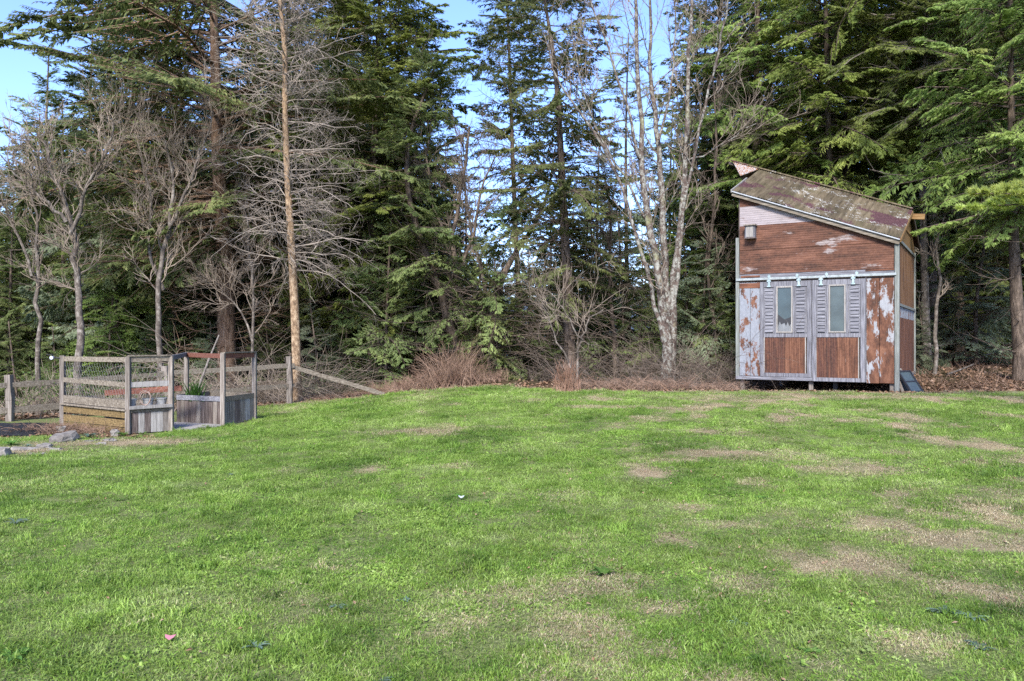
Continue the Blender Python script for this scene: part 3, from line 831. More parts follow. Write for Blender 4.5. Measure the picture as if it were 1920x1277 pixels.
# small crooked bare trees and thin bare stems
def apple(label, px, Y, path, r0, seed, n1=16, up=.35, L=1.5, forks=(), n2=10, dark=False):
    r = np.random.default_rng(seed); X = wx(px, Y); z = float(h(X, Y))-.1
    main = []; PP = []; RR = []
    for pp, a, b in [(path, r0, r0*.35)]+list(forks):
        P = locpath(pp, Y+.0, (X, Y, z)); P[0, 2] = min(P[0, 2], -.15) if pp is path else P[0, 2]; P = P+r.normal(size=P.shape)*.03; P[:, 1] += np.cumsum(r.normal(size=len(P))*.06)
        R = taper([a], [b], len(P)); main += tubes(P, R, 8)
        ts = np.linspace(0, 1, 12); tz = np.linspace(0, 1, len(P))
        PP.append(np.stack([np.interp(ts, tz, P[:, k]) for k in range(3)], -1)); RR.append(np.interp(ts, tz, R[0]))
    PP = np.stack(PP); RR = np.stack(RR)
    s1, d1, rr, tt = spawn(PP, RR, n1, .3, 1, .8, r, up=up)
    B = grow(s1, d1, L*(.3+1.0*r.random(len(tt))), 9, .27, (0, 0, .05), r); BR = taper(np.minimum(rr*.4, .019), np.full(len(rr), .006), 9)
    tw = tubes(B, BR, 5)
    s2, d2, rr, tt = spawn(B, BR, n2, .2, 1, .75, r, up=.2*min(1, up*3))
    B2 = grow(s2, d2, L*.5*(.3+.8*r.random(len(tt))), 6, .2, (0, 0, .06), r); R2 = taper(rr*.7, rr*.4, 6)
    tw += tubes(B2, R2, 3)
    s3, d3, rr, tt = spawn(B2, R2, 4, .2, 1, .6, r, up=.2)
    tw += tubes(grow(s3, d3, L*.2*(.4+.8*r.random(len(tt))), 4, .18, (0, 0, .05), r), taper(rr*.9, rr*.6, 4), 3)
    bare_tree('bare_tree', label, X, Y, main, tw, 'bark' if dark else 'bark_grey', 'twig_dark' if dark else 'twig_grey', z)
apple('small crooked bare tree with two forked stems left of the wire panel', 152, 19.5, [(155, 720), (152, 640), (145, 560), (135, 480), (125, 410), (95, 330), (70, 260)], .10, 61,
      forks=[([(130, 440), (150, 370), (190, 300), (215, 230)], .05, .02), ([(128, 420), (100, 380), (50, 350), (20, 300)], .045, .018)])
apple('small bare tree with many upright whips above the wire panel', 305, 20.5, [(303, 720), (305, 620), (300, 540), (318, 430), (322, 340), (310, 260)], .085, 62, n1=15, up=.5,
      forks=[([(302, 540), (275, 470), (285, 390), (260, 290)], .05, .02), ([(318, 430), (350, 360), (370, 280), (390, 210)], .045, .018)])
apple('thin bare tree at the left edge behind the fence', 72, 21.5, [(75, 720), (72, 600), (72, 500), (65, 400), (50, 330)], .07, 63, n1=14, L=1.3,
      forks=[([(70, 520), (40, 430), (10, 380), (-20, 300)], .04, .015)])
apple('slender curved pale stem leaning right of the shed', 1768, 20.5, [(1752, 690), (1757, 600), (1762, 520), (1775, 450), (1782, 400)], .055, 64, n1=5, L=.9)
apple('small bare tree with spreading grey branches in front of the dark trunk', 1078, 18.3, [(1082, 738), (1083, 680), (1088, 640), (1100, 610), (1130, 580)], .035, 65, n1=6, L=1.7, up=.0, n2=5,
      forks=[([(1070, 690), (1048, 640), (1030, 600), (1015, 560)], .025, .008), ([(1088, 640), (1070, 600), (1055, 570), (1010, 540)], .02, .007)])
apple('bare wiry tree with grey branches beside the old thick trunk', 470, 21, [(470, 740), (472, 650), (480, 560), (470, 470), (455, 380)], .05, 66, n1=14, L=1.3, up=.1,
      forks=[([(472, 640), (430, 560), (390, 520)], .03, .01)])
apple('bare spindly tree with lichen-grey boughs left of the straight dark trunk', 925, 24, [(925, 640), (905, 520), (880, 420), (868, 330)], .07, 67, n1=12, L=1.3, up=.3)
apple('dark curved bare tree just right of the crooked trunk in mid picture', 890, 23.5, [(880, 680), (872, 600), (855, 520), (850, 440), (868, 340), (880, 240)], .10, 68, n1=13, L=1.7, up=.25, dark=True,
      forks=[([(855, 520), (890, 440), (900, 360), (930, 290)], .055, .02), ([(852, 470), (810, 390), (800, 300), (812, 200)], .05, .02)])
apple('dark bare tree with twisting limbs between the straight trunk and the lichened tree', 1150, 24, [(1155, 690), (1150, 600), (1140, 520), (1150, 430), (1135, 330)], .07, 69, n1=12, L=1.6, up=.2, dark=True,
      forks=[([(1140, 520), (1110, 450), (1100, 370)], .04, .015)])
apple('thin dark bare tree between the lichened tree and the shed', 1335, 23, [(1345, 690), (1340, 600), (1325, 500), (1335, 400), (1345, 280), (1340, 150)], .065, 70, n1=13, L=1.5, up=.2, dark=True)
# leaning pole and dead snag
def pole(name, label, a, b, r0, mat, cat='branch'):
    P = grow(np.array([a]), np.array([np.array(b)-np.array(a)]), np.array([np.linalg.norm(np.array(b)-np.array(a))]), 8, .02, (0, 0, 0))
    o = build(name, tubes(P-np.array(a), taper([r0], [r0*.55], 8), 7), M[mat], smooth=True, loc=a)
    return tag(o, label, cat)
pole('leaning_branch', 'pale dead branch leaning up behind the right planter box', at(366, 745, 16.6), at(407, 628, 17.2), .03, 'wood_grey')

# white pine bough, from a trunk just out of frame
r = np.random.default_rng(71)
pe = empty('pine_tree', (9.3, 12.6, float(h(9.3, 12.6))), 0, label='bright green pine bough reaching in from the right edge', cat='tree')
P = np.array([[0, 0, -.1], [.05, 0, 2.5], [.1, 0, 6], [.1, .1, 11]]); build('trunk', tubes(P, [.18, .15, .11, .04], 10), M['bark'], pe, smooth=True)
def pinebough(a, b, n):
    a = np.array(a, float); b = np.array(b, float); Ax = np.linspace(a, b, 8)[None]+0; Ax[0, :, 2] += np.sin(np.linspace(0, 3.1, 8))*.06
    RR = taper([.022], [.006], 8); wood = tubes(Ax, RR, 5)
    s, d, rr, t = spawn(Ax, RR, n, .15, 1, .9, r, flat=.75, up=.12)
    T = grow(s, d, (.45*(1-t)+.12)*(.6+.7*r.random(len(t))), 4, .1, (0, 0, .05), r); wood += tubes(T, taper(rr*.4, rr*.3, 4), 3)
    s, d, _, _ = spawn(T, taper(rr*.4, rr*.3, 4), 170, .1, 1, .6, r, up=.12)
    Ls = .07+.05*r.random(len(s))
    return wood, sprigs(s, d, Ls, np.full(len(s), .012), r, 0)
for a, b, n in (((0, 0, 3.40), (-2.15, -.25, 3.52), 44), ((0, 0, 3.35), (-2.0, .4, 3.40), 34), ((0, 0, 3.5), (-1.5, .1, 3.68), 30), ((0, 0, 5.6), (-1.2, -.9, 5.9), 24), ((0, 0, 5.0), (1.8, .5, 5.3), 24), ((0, 0, 7.2), (.4, -1.3, 7.6), 24)):
    wd, fo = pinebough(a, b, n)
    bo = build('bough', wd, M['bark'], pe, smooth=True); build('needles', [fo], M['pine'], bo)

# ------------------------------------------------------------------ brambles, brush, litter
def canes(seed, pos, hgt, n_sub, spread, r0, arch, K=8):
    """arching canes rooted at pos"""
    r = np.random.default_rng(seed); n = len(pos)
    az = r.random(n)*6.28
    d = np.stack([np.cos(az)*spread, np.sin(az)*spread, np.ones(n)], -1)
    P = grow(pos, d, hgt*(.5+.8*r.random(n)), K, .11, (0, 0, -arch), r)
    R = taper(r0*(.7+.6*r.random(n)), np.full(n, r0*.35), K)
    g = tubes(P, R, 3)
    if n_sub:
        s, d2, rr, t = spawn(P, R, n_sub, .2, 1, .8, r)
        g += tubes(grow(s, d2, np.mean(hgt)*.3*(.4+.8*r.random(len(t))), 4, .15, (0, 0, -.03), r), taper(rr*.6, rr*.4, 4), 3)
    return g
def field(n, x0, x1, y0, y1, rng=G, mask=None):
    X = x0+(x1-x0)*rng.random(n); Y = y0+(y1-y0)*rng.random(n)
    if mask is not None:
        k = mask(X, Y); X = X[k]; Y = Y[k]
    return np.stack([X, Y, h(X, Y)-.03], -1)
r = np.random.default_rng(81)
# big mound under the crooked hemlock
q = np.stack([wx(820, 21.6)+1.05*r.normal(size=1500), 21.6+.45*r.normal(size=1500)], -1)
k = (q[:, 1] > yedge(q[:, 0])+.1) & (np.abs(q[:, 0]-wx(820, 21.6)) < 1.9)
q = q[k]; q = q[:950]; pos = np.stack([q[:, 0], q[:, 1], h(q[:, 0], q[:, 1])], -1)
hg_ = (.32+.95*np.exp(-((q[:, 0]-wx(850, 21.6))/.6)**2))
o = build('bramble_mound', canes(1, pos, hg_, 3, .55, .0075, .10), M['cane'])
tag(o, 'tangled mound of brown bramble canes at the crest of the lawn', 'brambles', kind='stuff')
c = ground_at(1066, 736)
pos = np.stack([c[0]+.13*r.normal(size=90), c[1]+.12+.1*np.abs(r.normal(size=90)), 0*r.random(90)], -1); pos[:, 2] = h(pos[:, 0], pos[:, 1])
tag(build('stalk_clump', canes(2, pos, np.full(90, .6), 1, .3, .007, .03), M['cane_red']), 'upright clump of reddish-brown dry stalks at the lawn edge', 'dead stalks', kind='stuff')
def strip(n, px0, px1, d0, d1, seed):
    r = np.random.default_rng(seed); px = px0+(px1-px0)*r.random(n); out = []
    X = wx(px, 19.); Y = yedge(X)+d0+(d1-d0)*r.random(n); X = wx(px, Y)
    return np.stack([X, Y, h(X, Y)-.03], -1)
pos = strip(420, 1070, 1400, .05, .9, 15)
tag(build('bramble_strip', canes(13, pos, np.full(len(pos), .55), 2, .9, .006, .17), M['cane']), 'thin tan canes arching over the lawn edge below the lichened tree', 'brambles', kind='stuff')
pos = strip(700, 1080, 1400, .4, 3, 5)
tag(build('lawn_edge_brush', canes(3, pos, np.full(len(pos), .38), 2, .8, .006, .13), M['twig_dark']), 'dry brown brush along the lawn edge left of the shed', 'brush', kind='stuff')
pos = strip(900, 560, 760, .05, 1.0, 6)
tag(build('fence_end_brush', canes(4, pos, np.full(len(pos), .28), 1, .9, .006, .2), M['cane']), 'low dry brush under the fallen fence rail', 'brush', kind='stuff')
px = 20+520*r.random(760); Yv = np.interp(px, [0, 543], [15.9, 20])+.4+3*r.random(760); X = wx(px, Yv)
pos = np.stack([X, Yv, h(X, Yv)-.03], -1)
tag(build('thicket', canes(5, pos, np.full(len(pos), 1.05), 3, .8, .008, .10), M['twig_grey']), 'grey tangle of bare undergrowth behind the split-rail fence', 'undergrowth', kind='stuff')
pos = strip(420, 400, 620, 1.2, 3.5, 8)
tag(build('vine_tangle', canes(6, pos, np.full(len(pos), 2.8), 4, .9, .009, .13, K=12), M['twig_grey']), 'arching bare vines and suckers around the foot of the larch', 'vines', kind='stuff')
pos = strip(260, 1250, 1400, 2, 6, 9)
tag(build('dead_boughs', canes(7, pos, np.full(len(pos), 2.2), 5, 1.1, .007, .10, K=10), M['twig_dark']), 'dead grey twigs in the shade left of the shed', 'dead twigs', kind='stuff')
pos = strip(500, 860, 1260, 3.0, 7.5, 10)
tag(build('understorey_brush', canes(8, pos, np.full(len(pos), 1.5), 5, .9, .007, .09, K=9), M['twig_dark']), 'bare brush down the slope in the middle of the wood', 'brush', kind='stuff')
pos = strip(330, 1720, 1960, .4, 7, 11)
tag(build('litter_stalks', canes(9, pos, np.full(len(pos), .38), 1, .7, .006, .08), M['cane']), 'thin dry stalks in the leaf litter right of the shed', 'dead stalks', kind='stuff')
# dead leaves
def leaves(name, label, X, Y, s, mat, lift=.012):
    n = len(X); r = np.random.default_rng(len(X)); z = h(X, Y)+lift
    a = r.random(n)*6.28; L = s*(.6+.8*r.random(n)); tl = r.normal(size=(n, 2))*.35
    u = norm(np.stack([np.cos(a), np.sin(a), tl[:, 0]], -1)); v = norm(np.stack([-np.sin(a), np.cos(a), tl[:, 1]], -1))
    c = np.stack([X, Y, z+s*.2*r.random(n)], -1)
    V = np.stack([c-u*L[:, None]/2, c+v*L[:, None]*.3+np.array([0, 0, .25])*L[:, None]*r.random((n, 1)), c+u*L[:, None]/2, c-v*L[:, None]*.3], 1).reshape(-1, 3)
    i = np.arange(n)*4
    o = build(name, [(V, np.stack([i, i+1, i+2, i+3], -1))], mat); tag(o, label, 'leaves', kind='stuff'); return o
n = 30000
X = -11+30*r.random(n); Y = yedge(X)-.15+13*r.random(n)**1.7
k = (X > 6) | (r.random(n) < .4); X = X[k]; Y = Y[k]
leaves('leaf_litter', 'brown fallen leaves under the trees', X, Y, .09, M['litter'])
Y = 3.0+15*r.random(2600)**.8; X = (r.random(2600)*2-1)*.66*Y
k = (r.random(2600) < .3) | (X > 0) & (r.random(2600) < .6)
leaves('lawn_leaves', 'few dead brown leaves scattered over the lawn', X[k], Y[k], .028, M['litter'], .015)
# fallen sticks on the litter
for i, (a, b, lab) in enumerate([((1800, 668, 24), (1905, 655, 26), 'long fallen branch lying across the leaf litter by the right edge'),
                                 ((1775, 690, 20), (1830, 672, 21), 'short fallen stick on the leaf litter right of the shed')]):
    A = np.array([wx(a[0], a[2]), a[2], float(h(wx(a[0], a[2]), a[2]))+.06]); Bq = np.array([wx(b[0], b[2]), b[2], float(h(wx(b[0], b[2]), b[2]))+.22])
    pole('fallen_branch', lab, A, Bq, .03, 'bark_grey')

# ------------------------------------------------------------------ weeds in the lawn
def rosette(name, label, X, Y, n, L, W, mat, seed, up=.5, cat='weed'):
    r = np.random.default_rng(seed); a = r.random(n)*6.28
    g = []
    for i in range(n):
        d = np.array([np.cos(a[i]), np.sin(a[i]), 0]); s = np.array([-d[1], d[0], 0]); l = L*(.6+.6*r.random()); w_ = W*(.7+.5*r.random())
        P = [np.zeros(3), d*l*.4+[0, 0, up*l*.5], d*l*.8+[0, 0, up*l*.6], d*l*1.05+[0, 0, up*l*.42]]
        ww = [w_*.3, w_, w_*.8, .001]
        V = []
        for p_, q_ in zip(P, ww): V += [p_-s*q_/2, p_-np.array([0, 0, q_*.15]), p_+s*q_/2]
        f = []
        for j in range(3): f += [[j*3, j*3+1, j*3+4, j*3+3], [j*3+1, j*3+2, j*3+5, j*3+4]]
        g.append((np.array(V), np.array(f)))
    o = build(name, g, M[mat], loc=(X, Y, float(h(X, Y))+.005)); return tag(o, label, cat)
for i, (px, py, n, L, W, mat, up, lab) in enumerate([
        (1132, 1080, 12, .10, .03, 'weed', .6, 'bright yellow-green leafy weed in the middle of the lawn'),
        (1770, 1150, 16, .10, .028, 'weed_blue', .35, 'larger blue-green weed near the lower right of the lawn'),
        (1822, 1160, 12, .09, .025, 'weed_blue', .35, 'blue-green weed just right of the larger one'),
        (1838, 1216, 10, .08, .022, 'weed_blue', .3, 'blue-green weed below the pair at the lower right'),
        (30, 985, 14, .10, .02, 'weed_blue', .6, 'pale bluish weed at the left edge of the lawn'),
        (20, 1240, 9, .09, .03, 'weed', .4, 'broad-leaved weed in the lower left corner of the lawn'),
        (480, 1215, 10, .07, .02, 'weed_blue', .4, 'dark blue-green weed in the lower left lawn'),
        (1385, 1170, 9, .07, .02, 'weed_blue', .3, 'small bluish weed by a bare patch in the lower lawn')]):
    X, Y = ground_at(px, py); rosette('lawn_weed', lab, X, Y, n, L, W, mat, 200+i, up)
rw = np.random.default_rng(77)
for i in range(18):
    Yq = 3.3+6*rw.random()**1.3; Xq = (rw.random()*2-1)*.6*Yq
    o = rosette('lawn_weed', 'small low weed rosette among the grass blades', Xq, Yq, 9, .045+.03*rw.random(), .018, ['weed', 'weed_blue', 'weed'][i % 3], 500+i, .35)
    o['group'] = 'small weed rosettes scattered over the lawn'
for px, py, c_, lab in ((320, 1207, 'pink', 'small pink petal on the grass at the lower left'), (865, 938, 'white', 'pale scrap lying on the grass in mid lawn')):
    X, Y = ground_at(px, py)
    b = NB(c_+'_petal', .6); b.base((.34, .13, .16) if c_ == 'pink' else (.32, .36, .35))
    th = np.linspace(0, 2*np.pi, 9)[:-1]; V = np.stack([.03*np.cos(th), .022*np.sin(th), .012*np.cos(2*th)], -1); V = np.concatenate([V, [[0, 0, .004]]])
    o = build('petal' if c_ == 'pink' else 'scrap', [(V, np.array([[i, (i+1) % 8, 8] for i in range(8)]))], b.m, loc=(X, Y, float(h(X, Y))+.035)); tag(o, lab, 'petal' if c_ == 'pink' else 'litter')

# ------------------------------------------------------------------ the shed
ZB = .45; A31 = math.atan2(-.515, .857)
shed = empty('shed', (5.30, 18.72, ZB), A31, label='tall rusty corrugated-metal shed on short posts with a skewed gable roof', cat='shed')
W_, D_ = 3.36, 4.2
RD = 2.5                                                     # depth of the ridge
def top(s): return 4.965-.391*s                              # wall top under the front eave
def corr_h(s0, s1, z0, z1, y=0., pitch=.05, amp=.003, clip=True, skew=0.):
    zs = np.arange(z0, z1+1e-6, pitch/4); n = len(zs)
    e = np.minimum(s1, (4.965-zs)/.391) if clip else np.full(n, s1)
    zb = zs
    e = np.maximum(e, s0+.02)
    y_ = y-amp*np.sin(np.arange(n)*np.pi/2)
    V = np.stack([np.stack([np.full(n, s0), y_, zb-ZB], -1), np.stack([e, y_, zb+skew*(e-s0)-ZB], -1)], 1).reshape(-1, 3)
    i = np.arange(n-1)*2
    return V, np.stack([i, i+1, i+3, i+2], -1)
def corr_v(s0, s1, z0, z1, y, pitch=.05, amp=.005):
    xs_ = np.arange(s0, s1+1e-6, pitch/4); n = len(xs_); y_ = y-amp*np.sin(np.arange(n)*np.pi/2)
    V = np.stack([np.stack([xs_, y_, np.full(n, z0-ZB)], -1), np.stack([xs_, y_, np.full(n, z1-ZB)], -1)], 1).reshape(-1, 3)
    i = np.arange(n-1)*2
    return V, np.stack([i, i+2, i+3, i+1], -1)
def sb(name, s0, s1, y0, y1, z0, z1, mat, parent=None, label=None):
    o = build(name, [box(s0, s1, y0, y1, z0-ZB, z1-ZB)], M[mat], parent or shed)
    if label: o['label'] = label
    bv = o.modifiers.new('bevel', 'BEVEL'); bv.width = .004; bv.segments = 1
    return o
# carcass: walls as one shell behind the sheets
def quadbox(pts, t):
    """extruded polygon (n pts, ccw) along +local normal t"""
    p = np.array(pts, float); n = len(p); q = p+np.array(t)
    V = np.concatenate([p, q]); F = [(np.zeros((0, 3)), np.zeros((0, 4), int))]
    side = np.array([[i, (i+1) % n, n+(i+1) % n, n+i] for i in range(n)])
    return [(V, side), (p, np.arange(n)[::-1][None]), (q, np.arange(n)[None])]
zr = lambda s: 6.00-.384*(s+.85)+.31-ZB                     # ridge height along s (local)
walls = []
walls += quadbox([(0, .03, .70-ZB), (W_, .03, .70-ZB), (W_, .03, top(W_)-.03-ZB), (0, .03, top(0)-.03-ZB)], (0, .03, 0))
def gable(s, dz=0.):
    return [(s, .05, .70-ZB), (s, D_, .70-ZB), (s, D_, top(s)+.25-ZB-dz), (s, RD, zr(s)-.06-dz), (s, .05, top(s)-.02-ZB-dz)]
walls += quadbox(gable(.02), (.03, 0, 0)) + quadbox(gable(W_-.05), (.03, 0, 0))
walls += quadbox([(0, D_-.03, .70-ZB), (W_, D_-.03, .70-ZB), (W_, D_-.03, top(W_)+.2-ZB), (0, D_-.03, top(0)+.2-ZB)], (0, .03, 0))
walls += [box(.03, W_-.03, .03, D_-.03, .70-ZB, .76-ZB)]
build('wall', walls, M['wood_dark'], shed)
# horizontal rusty sheets of the upper front wall
def hs(z0, z1, s0, s1, mat, y, lab):
    o = build('corrugated_sheet', [corr_h(s0, s1, z0, z1, y)], M[mat], shed, smooth=True); o['label'] = lab
hs(3.10, 3.68, .03, 3.33, 'rust_h', .010, 'lower rusty corrugated sheet')
hs(3.66, 4.23, .03, 3.33, 'rust_h', .000, 'upper rusty corrugated sheet')
hs(4.21, 4.68, .03, 3.33, 'white_h', .006, 'faded pinkish-white corrugated sheet')
hs(4.66, 4.96, .03, 3.33, 'rust_strip', .014, 'red-brown sheet under the eave')
sb('beam', .02, 3.34, -.018, .028, 3.005, 3.09, 'wood_lav_x')
sb('metal_strip', .06, .50, -.030, -.019, 3.015, 3.06, 'rust_strip')
sb('metal_strip', 2.74, 3.33, -.030, -.019, 3.055, 3.09, 'rust_strip')
sb('door_track', -.04, 3.35, -.085, -.035, 2.945, 3.0, 'track', label='long pale sliding door track')
for s in (.718, 1.371, 1.842, 2.505):
    g = [box(s-.025, s+.025, -.098, -.086, 2.79-ZB, 2.95-ZB), box(s-.045, s+.045, -.106, -.088, 2.90-ZB, 2.93-ZB), box(s-.04, s+.04, -.100, -.087, 2.78-ZB, 2.81-ZB)]
    build('door_hanger', g, M['hanger'], shed)
for s in (.718, 1.336, 1.958, 2.575):
    build('track_bracket', [box(s-.03, s+.03, -.092, -.02, 3.001-ZB, 3.045-ZB), box(s-.012, s+.012, -.1, -.088, 2.96-ZB, 3.06-ZB)], M['hanger'], shed)
# corner posts
sb('corner_post', -.055, .018, -.045, .03, .67, 3.955, 'trim_green')
sb('corner_post', 3.315, 3.405, -.055, .05, .44, 3.70, 'trim_green')
sb('corner_post', 3.365, 3.405, D_-.08, D_, .60, 3.80, 'trim_green')
# white panels left and right of the doors
sb('metal_panel', .03, .275, -.028, .02, .74, 2.90, 'peel_less', label='white panel with small rust flakes')
sb('metal_panel', .282, .50, -.024, .02, .74, 2.90, 'peel_less', label='white panel with rusty streaks')
sb('metal_panel', .03, .5, -.036, -.0285, 2.77, 2.885, 'rust_strip')
sb('metal_panel', 2.762, 3.012, -.028, .02, .64, 2.90, 'peel', label='white panel with large rust patches')
sb('metal_panel', 3.02, 3.305, -.024, .02, .645, 2.90, 'peel', label='right-hand white panel with rust patches')
sb('batten', 2.745, 2.76, -.05, .02, .66, 2.92, 'wood_lav')
sb('batten', .018, .03, -.05, .02, .7, 2.92, 'trim_green')
# doors
def door(s0, s1, zb, shut, win, panel, pane, lab, mid=None):
    zt = 2.90
    g = []
    gf = lambda a, b, c, d, y0=-.072, y1=-.04: g.append(box(a, b, y0, y1, c-ZB, d-ZB))
    gf(s0, s0+.085, zb, zt); gf(s1-.095, s1, zb, zt)                       # stiles
    gf(s0+.087, s1-.097, 2.775, zt, -.070); gf(s0+.087, s1-.097, 1.63, 1.72, -.070); gf(s0+.087, s1-.097, zb, zb+.085, -.070)
    for a in win: gf(a-.05, a-.002, 1.722, 2.773, -.068)
    gf(s0+.087, s1-.097, 1.73, 2.77, -.047, -.041)                       # backing
    d = build('door', g, M['wood_lav'], shed); d['label'] = lab
    bv = d.modifiers.new('bevel', 'BEVEL'); bv.width = .004; bv.segments = 1
    for a, b in shut:                                                    # louvred shutters
        gg = [box(a, a+.022, -.066, -.048, 1.725-ZB, 2.765-ZB), box(b-.022, b, -.066, -.048, 1.725-ZB, 2.765-ZB)]
        zz = np.arange(1.75, 2.74, .078)
        for z_ in zz:
            tl = .004*G.normal(); v_, f_ = box(a+.024, b-.024, -.062, -.05, z_-ZB, z_+.06-ZB)
            v_ = v_.copy(); v_[np.isclose(v_[:, 2], z_-ZB), 1] -= .012+tl; gg.append((v_, f_))
        build('shutter', gg, M['wood_lav_x'], d)
    a, b, z0, z1 = win_rect = (win[0], win[1]-.05, 1.735, 2.79)
    wf = build('window', [box(a, a+.03, -.088, -.05, z0-ZB, z1-ZB), box(b-.03, b, -.088, -.05, z0-ZB, z1-ZB), box(a+.031, b-.031, -.086, -.05, z1-.032-ZB, z1-ZB), box(a+.031, b-.031, -.086, -.05, z0-ZB, z0+.028-ZB)], M['wood_white'], d)
    build('pane', [box(a+.031, b-.031, -.058, -.054, z0+.029-ZB, z1-.033-ZB)], M[pane], d)
    if pane == 'pane_a':                                                 # broken lower corner with fallen curtain
        poly = [(a+.033, -.0605, z0+.03-ZB), (b-.033, -.0605, z0+.03-ZB), (b-.033, -.0605, z0+.36-ZB), (a+.18, -.0605, z0+.30-ZB), (a+.033, -.0605, z0+.42-ZB)]
        build('broken_gap', [(np.array(poly), np.arange(5)[None])], M['pane_dark'], d)
        rr_ = np.random.default_rng(5); nx = 9
        xx_ = np.linspace(a+.035, b-.035, nx); zt_ = z0+.10+.13*np.abs(np.sin(np.arange(nx)*1.3))+.04*rr_.random(nx)
        V = np.concatenate([np.stack([xx_, -.064-.004*(np.arange(nx) % 2), np.full(nx, z0+.03-ZB)], -1), np.stack([xx_, -.064-.004*(np.arange(nx) % 2), zt_-ZB], -1)])
        i = np.arange(nx-1); build('curtain', [(V, np.stack([i, i+1, i+nx+1, i+nx], -1))], M['cloth'], d)
    p0, p1 = panel
    build('door_sheet', [corr_v(p0, (p0+p1)/2, zb+.087, 1.628, -.055)], M['rust_dark'], d, smooth=True)
    build('door_sheet', [corr_v((p0+p1)/2+.002, p1, zb+.087, 1.628, -.058)], M['rust_v'], d, smooth=True)
    for e_ in (p0-.02, p1+.001): build('batten', [box(e_, e_+.02, -.072, -.045, zb+.086-ZB, 1.629-ZB)], M['wood_white'], d)
    return d
door(.512, 1.640, .735, [(.605, .825), (1.29, 1.512)], (.878, 1.285), (.617, 1.50), 'pane_a', 'left sliding door with a broken window pane')
door(1.655, 2.742, .655, [(1.745, 1.945), (2.422, 2.637)], (2.001, 2.40), (1.745, 2.60), 'pane_b', 'right sliding door with a whole grey pane')
sb('sill_board', -.05, 1.652, -.06, -.01, .655, .733, 'wood_lav_x')
# stilts
for s, y_, m in ((.074, .05, 'wood_grey'), (1.604, .05, 'wood_grey'), (2.069, .35, 'dark_metal'), (3.257, .05, 'wood_grey'), (.1, 3.9, 'wood_grey'), (3.25, 3.9, 'wood_grey'), (1.6, 3.9, 'wood_grey')):
    wxy = np.array([5.30, 18.72])+s*np.array([.857, -.515])+y_*np.array([.515, .857])
    sb('stilt', s-.045, s+.045, y_, y_+.09, float(h(*wxy))-.15, .70, m)
# right side wall
def side_sheet(y0, y1, z0, z1, mat, lab=None, topf=None):
    ys_ = np.arange(y0, y1+1e-6, .0175); n = len(ys_); x_ = W_+.004+.009*np.sin(np.arange(n)*np.pi/2)
    zt = np.full(n, z1-ZB)
    V = np.stack([np.stack([x_, ys_, np.full(n, z0-ZB)], -1), np.stack([x_, ys_, zt], -1)], 1).reshape(-1, 3)
    i = np.arange(n-1)*2; o = build('side_sheet', [(V, np.stack([i, i+2, i+3, i+1], -1))], M[mat], shed, smooth=True)
    if lab: o['label'] = lab
for k in range(4): side_sheet(.1+k*1.0, .1+(k+1)*1.0-.01, 2.36, 3.68, 'rust_side')
for k in range(4): side_sheet(.1+k*1.0, .1+(k+1)*1.0-.01, .78, 2.06, 'rust_v')
for k in range(4): side_sheet(.1+k*1.0, .1+(k+1)*1.0-.01, 2.065, 2.30, 'peel_less', 'pale strip of sheet at mid height')
sb('side_rail', W_+.016, W_+.04, .06, D_-.09, 2.30, 2.36, 'trim_green'); sb('side_rail', W_+.016, W_+.04, .06, D_-.09, 3.68, 3.75, 'trim_green')
sb('side_rail', W_+.016, W_+.04, .06, D_-.09, .70, .78, 'wood_grey')
gp = [(W_+.008, .06, 3.752-ZB), (W_+.008, D_-.02, 3.752-ZB), (W_+.008, D_-.02, top(W_)+.2-ZB), (W_+.008, RD, zr(W_)-.08), (W_+.008, .06, 3.77-ZB)]
o = build('gable_panel', quadbox(gp, (.012, 0, 0)), M['plywood'], shed); o['label'] = 'brown plywood gable panel'
build('gable_rail', [plank((W_+.03, 1.35, 4.12-ZB), (W_+.03, 3.2, 4.12-ZB), .05, .02)], M['plywood'], shed)
# roof: front slope in five corrugated sheets, back slope reaching further left
def slope(e0, e1, r0_, r1_, pitch=.06, amp=.011, lift=0.):
    """corrugated sheet between eave points e0->e1 and ridge points r0->r1"""
    e0, e1, r0_, r1_ = [np.array(a, float) for a in (e0, e1, r0_, r1_)]
    n = int(np.linalg.norm(e1-e0)/(pitch/4)); t = np.linspace(0, 1, n+1)[:, None]
    nrm = norm(np.cross(e1-e0, r0_-e0)); off = nrm*(amp*np.sin(np.arange(n+1)*np.pi/2)+lift)[:, None]
    V = np.stack([e0+(e1-e0)*t+off, r0_+(r1_-r0_)*t+off], 1).reshape(-1, 3); i = np.arange(n)*2
    return V, np.stack([i, i+2, i+3, i+1], -1)
EL = np.array([-.10, -.14, 5.055-ZB]); ER = np.array([3.42, -.14, 3.70-ZB])
RNL = np.array([-.13, RD, zr(-.13)]); RR_ = np.array([3.44, RD, zr(3.44)])
ns = 6
for k in range(ns):
    a, b = k/ns, (k+1)/ns+.006
    o = build('roof_sheet', [slope(EL+(ER-EL)*a, EL+(ER-EL)*b, RNL+(RR_-RNL)*a, RNL+(RR_-RNL)*b, lift=.014*(k % 2))], M['roof'], shed, smooth=True)
RL = np.array([-.86, RD+.01, zr(-.86)-.01]); BL = np.array([-.75, D_+.2, 5.55-ZB]); BR_ = np.array([3.46, D_+.2, 3.95-ZB])
RR2 = RR_+np.array([0, .01, -.01])
for k in range(3):
    a, b = k/3, (k+1)/3
    o = build('roof_sheet', [slope(BL+(BR_-BL)*a, BL+(BR_-BL)*b, RL+(RR2-RL)*a, RL+(RR2-RL)*b, pitch=.09)], M['white_h'] if k == 0 else M['roof'], shed, smooth=True)
    if k == 0: o['label'] = 'orange and white streaked sheet at the left end of the roof'
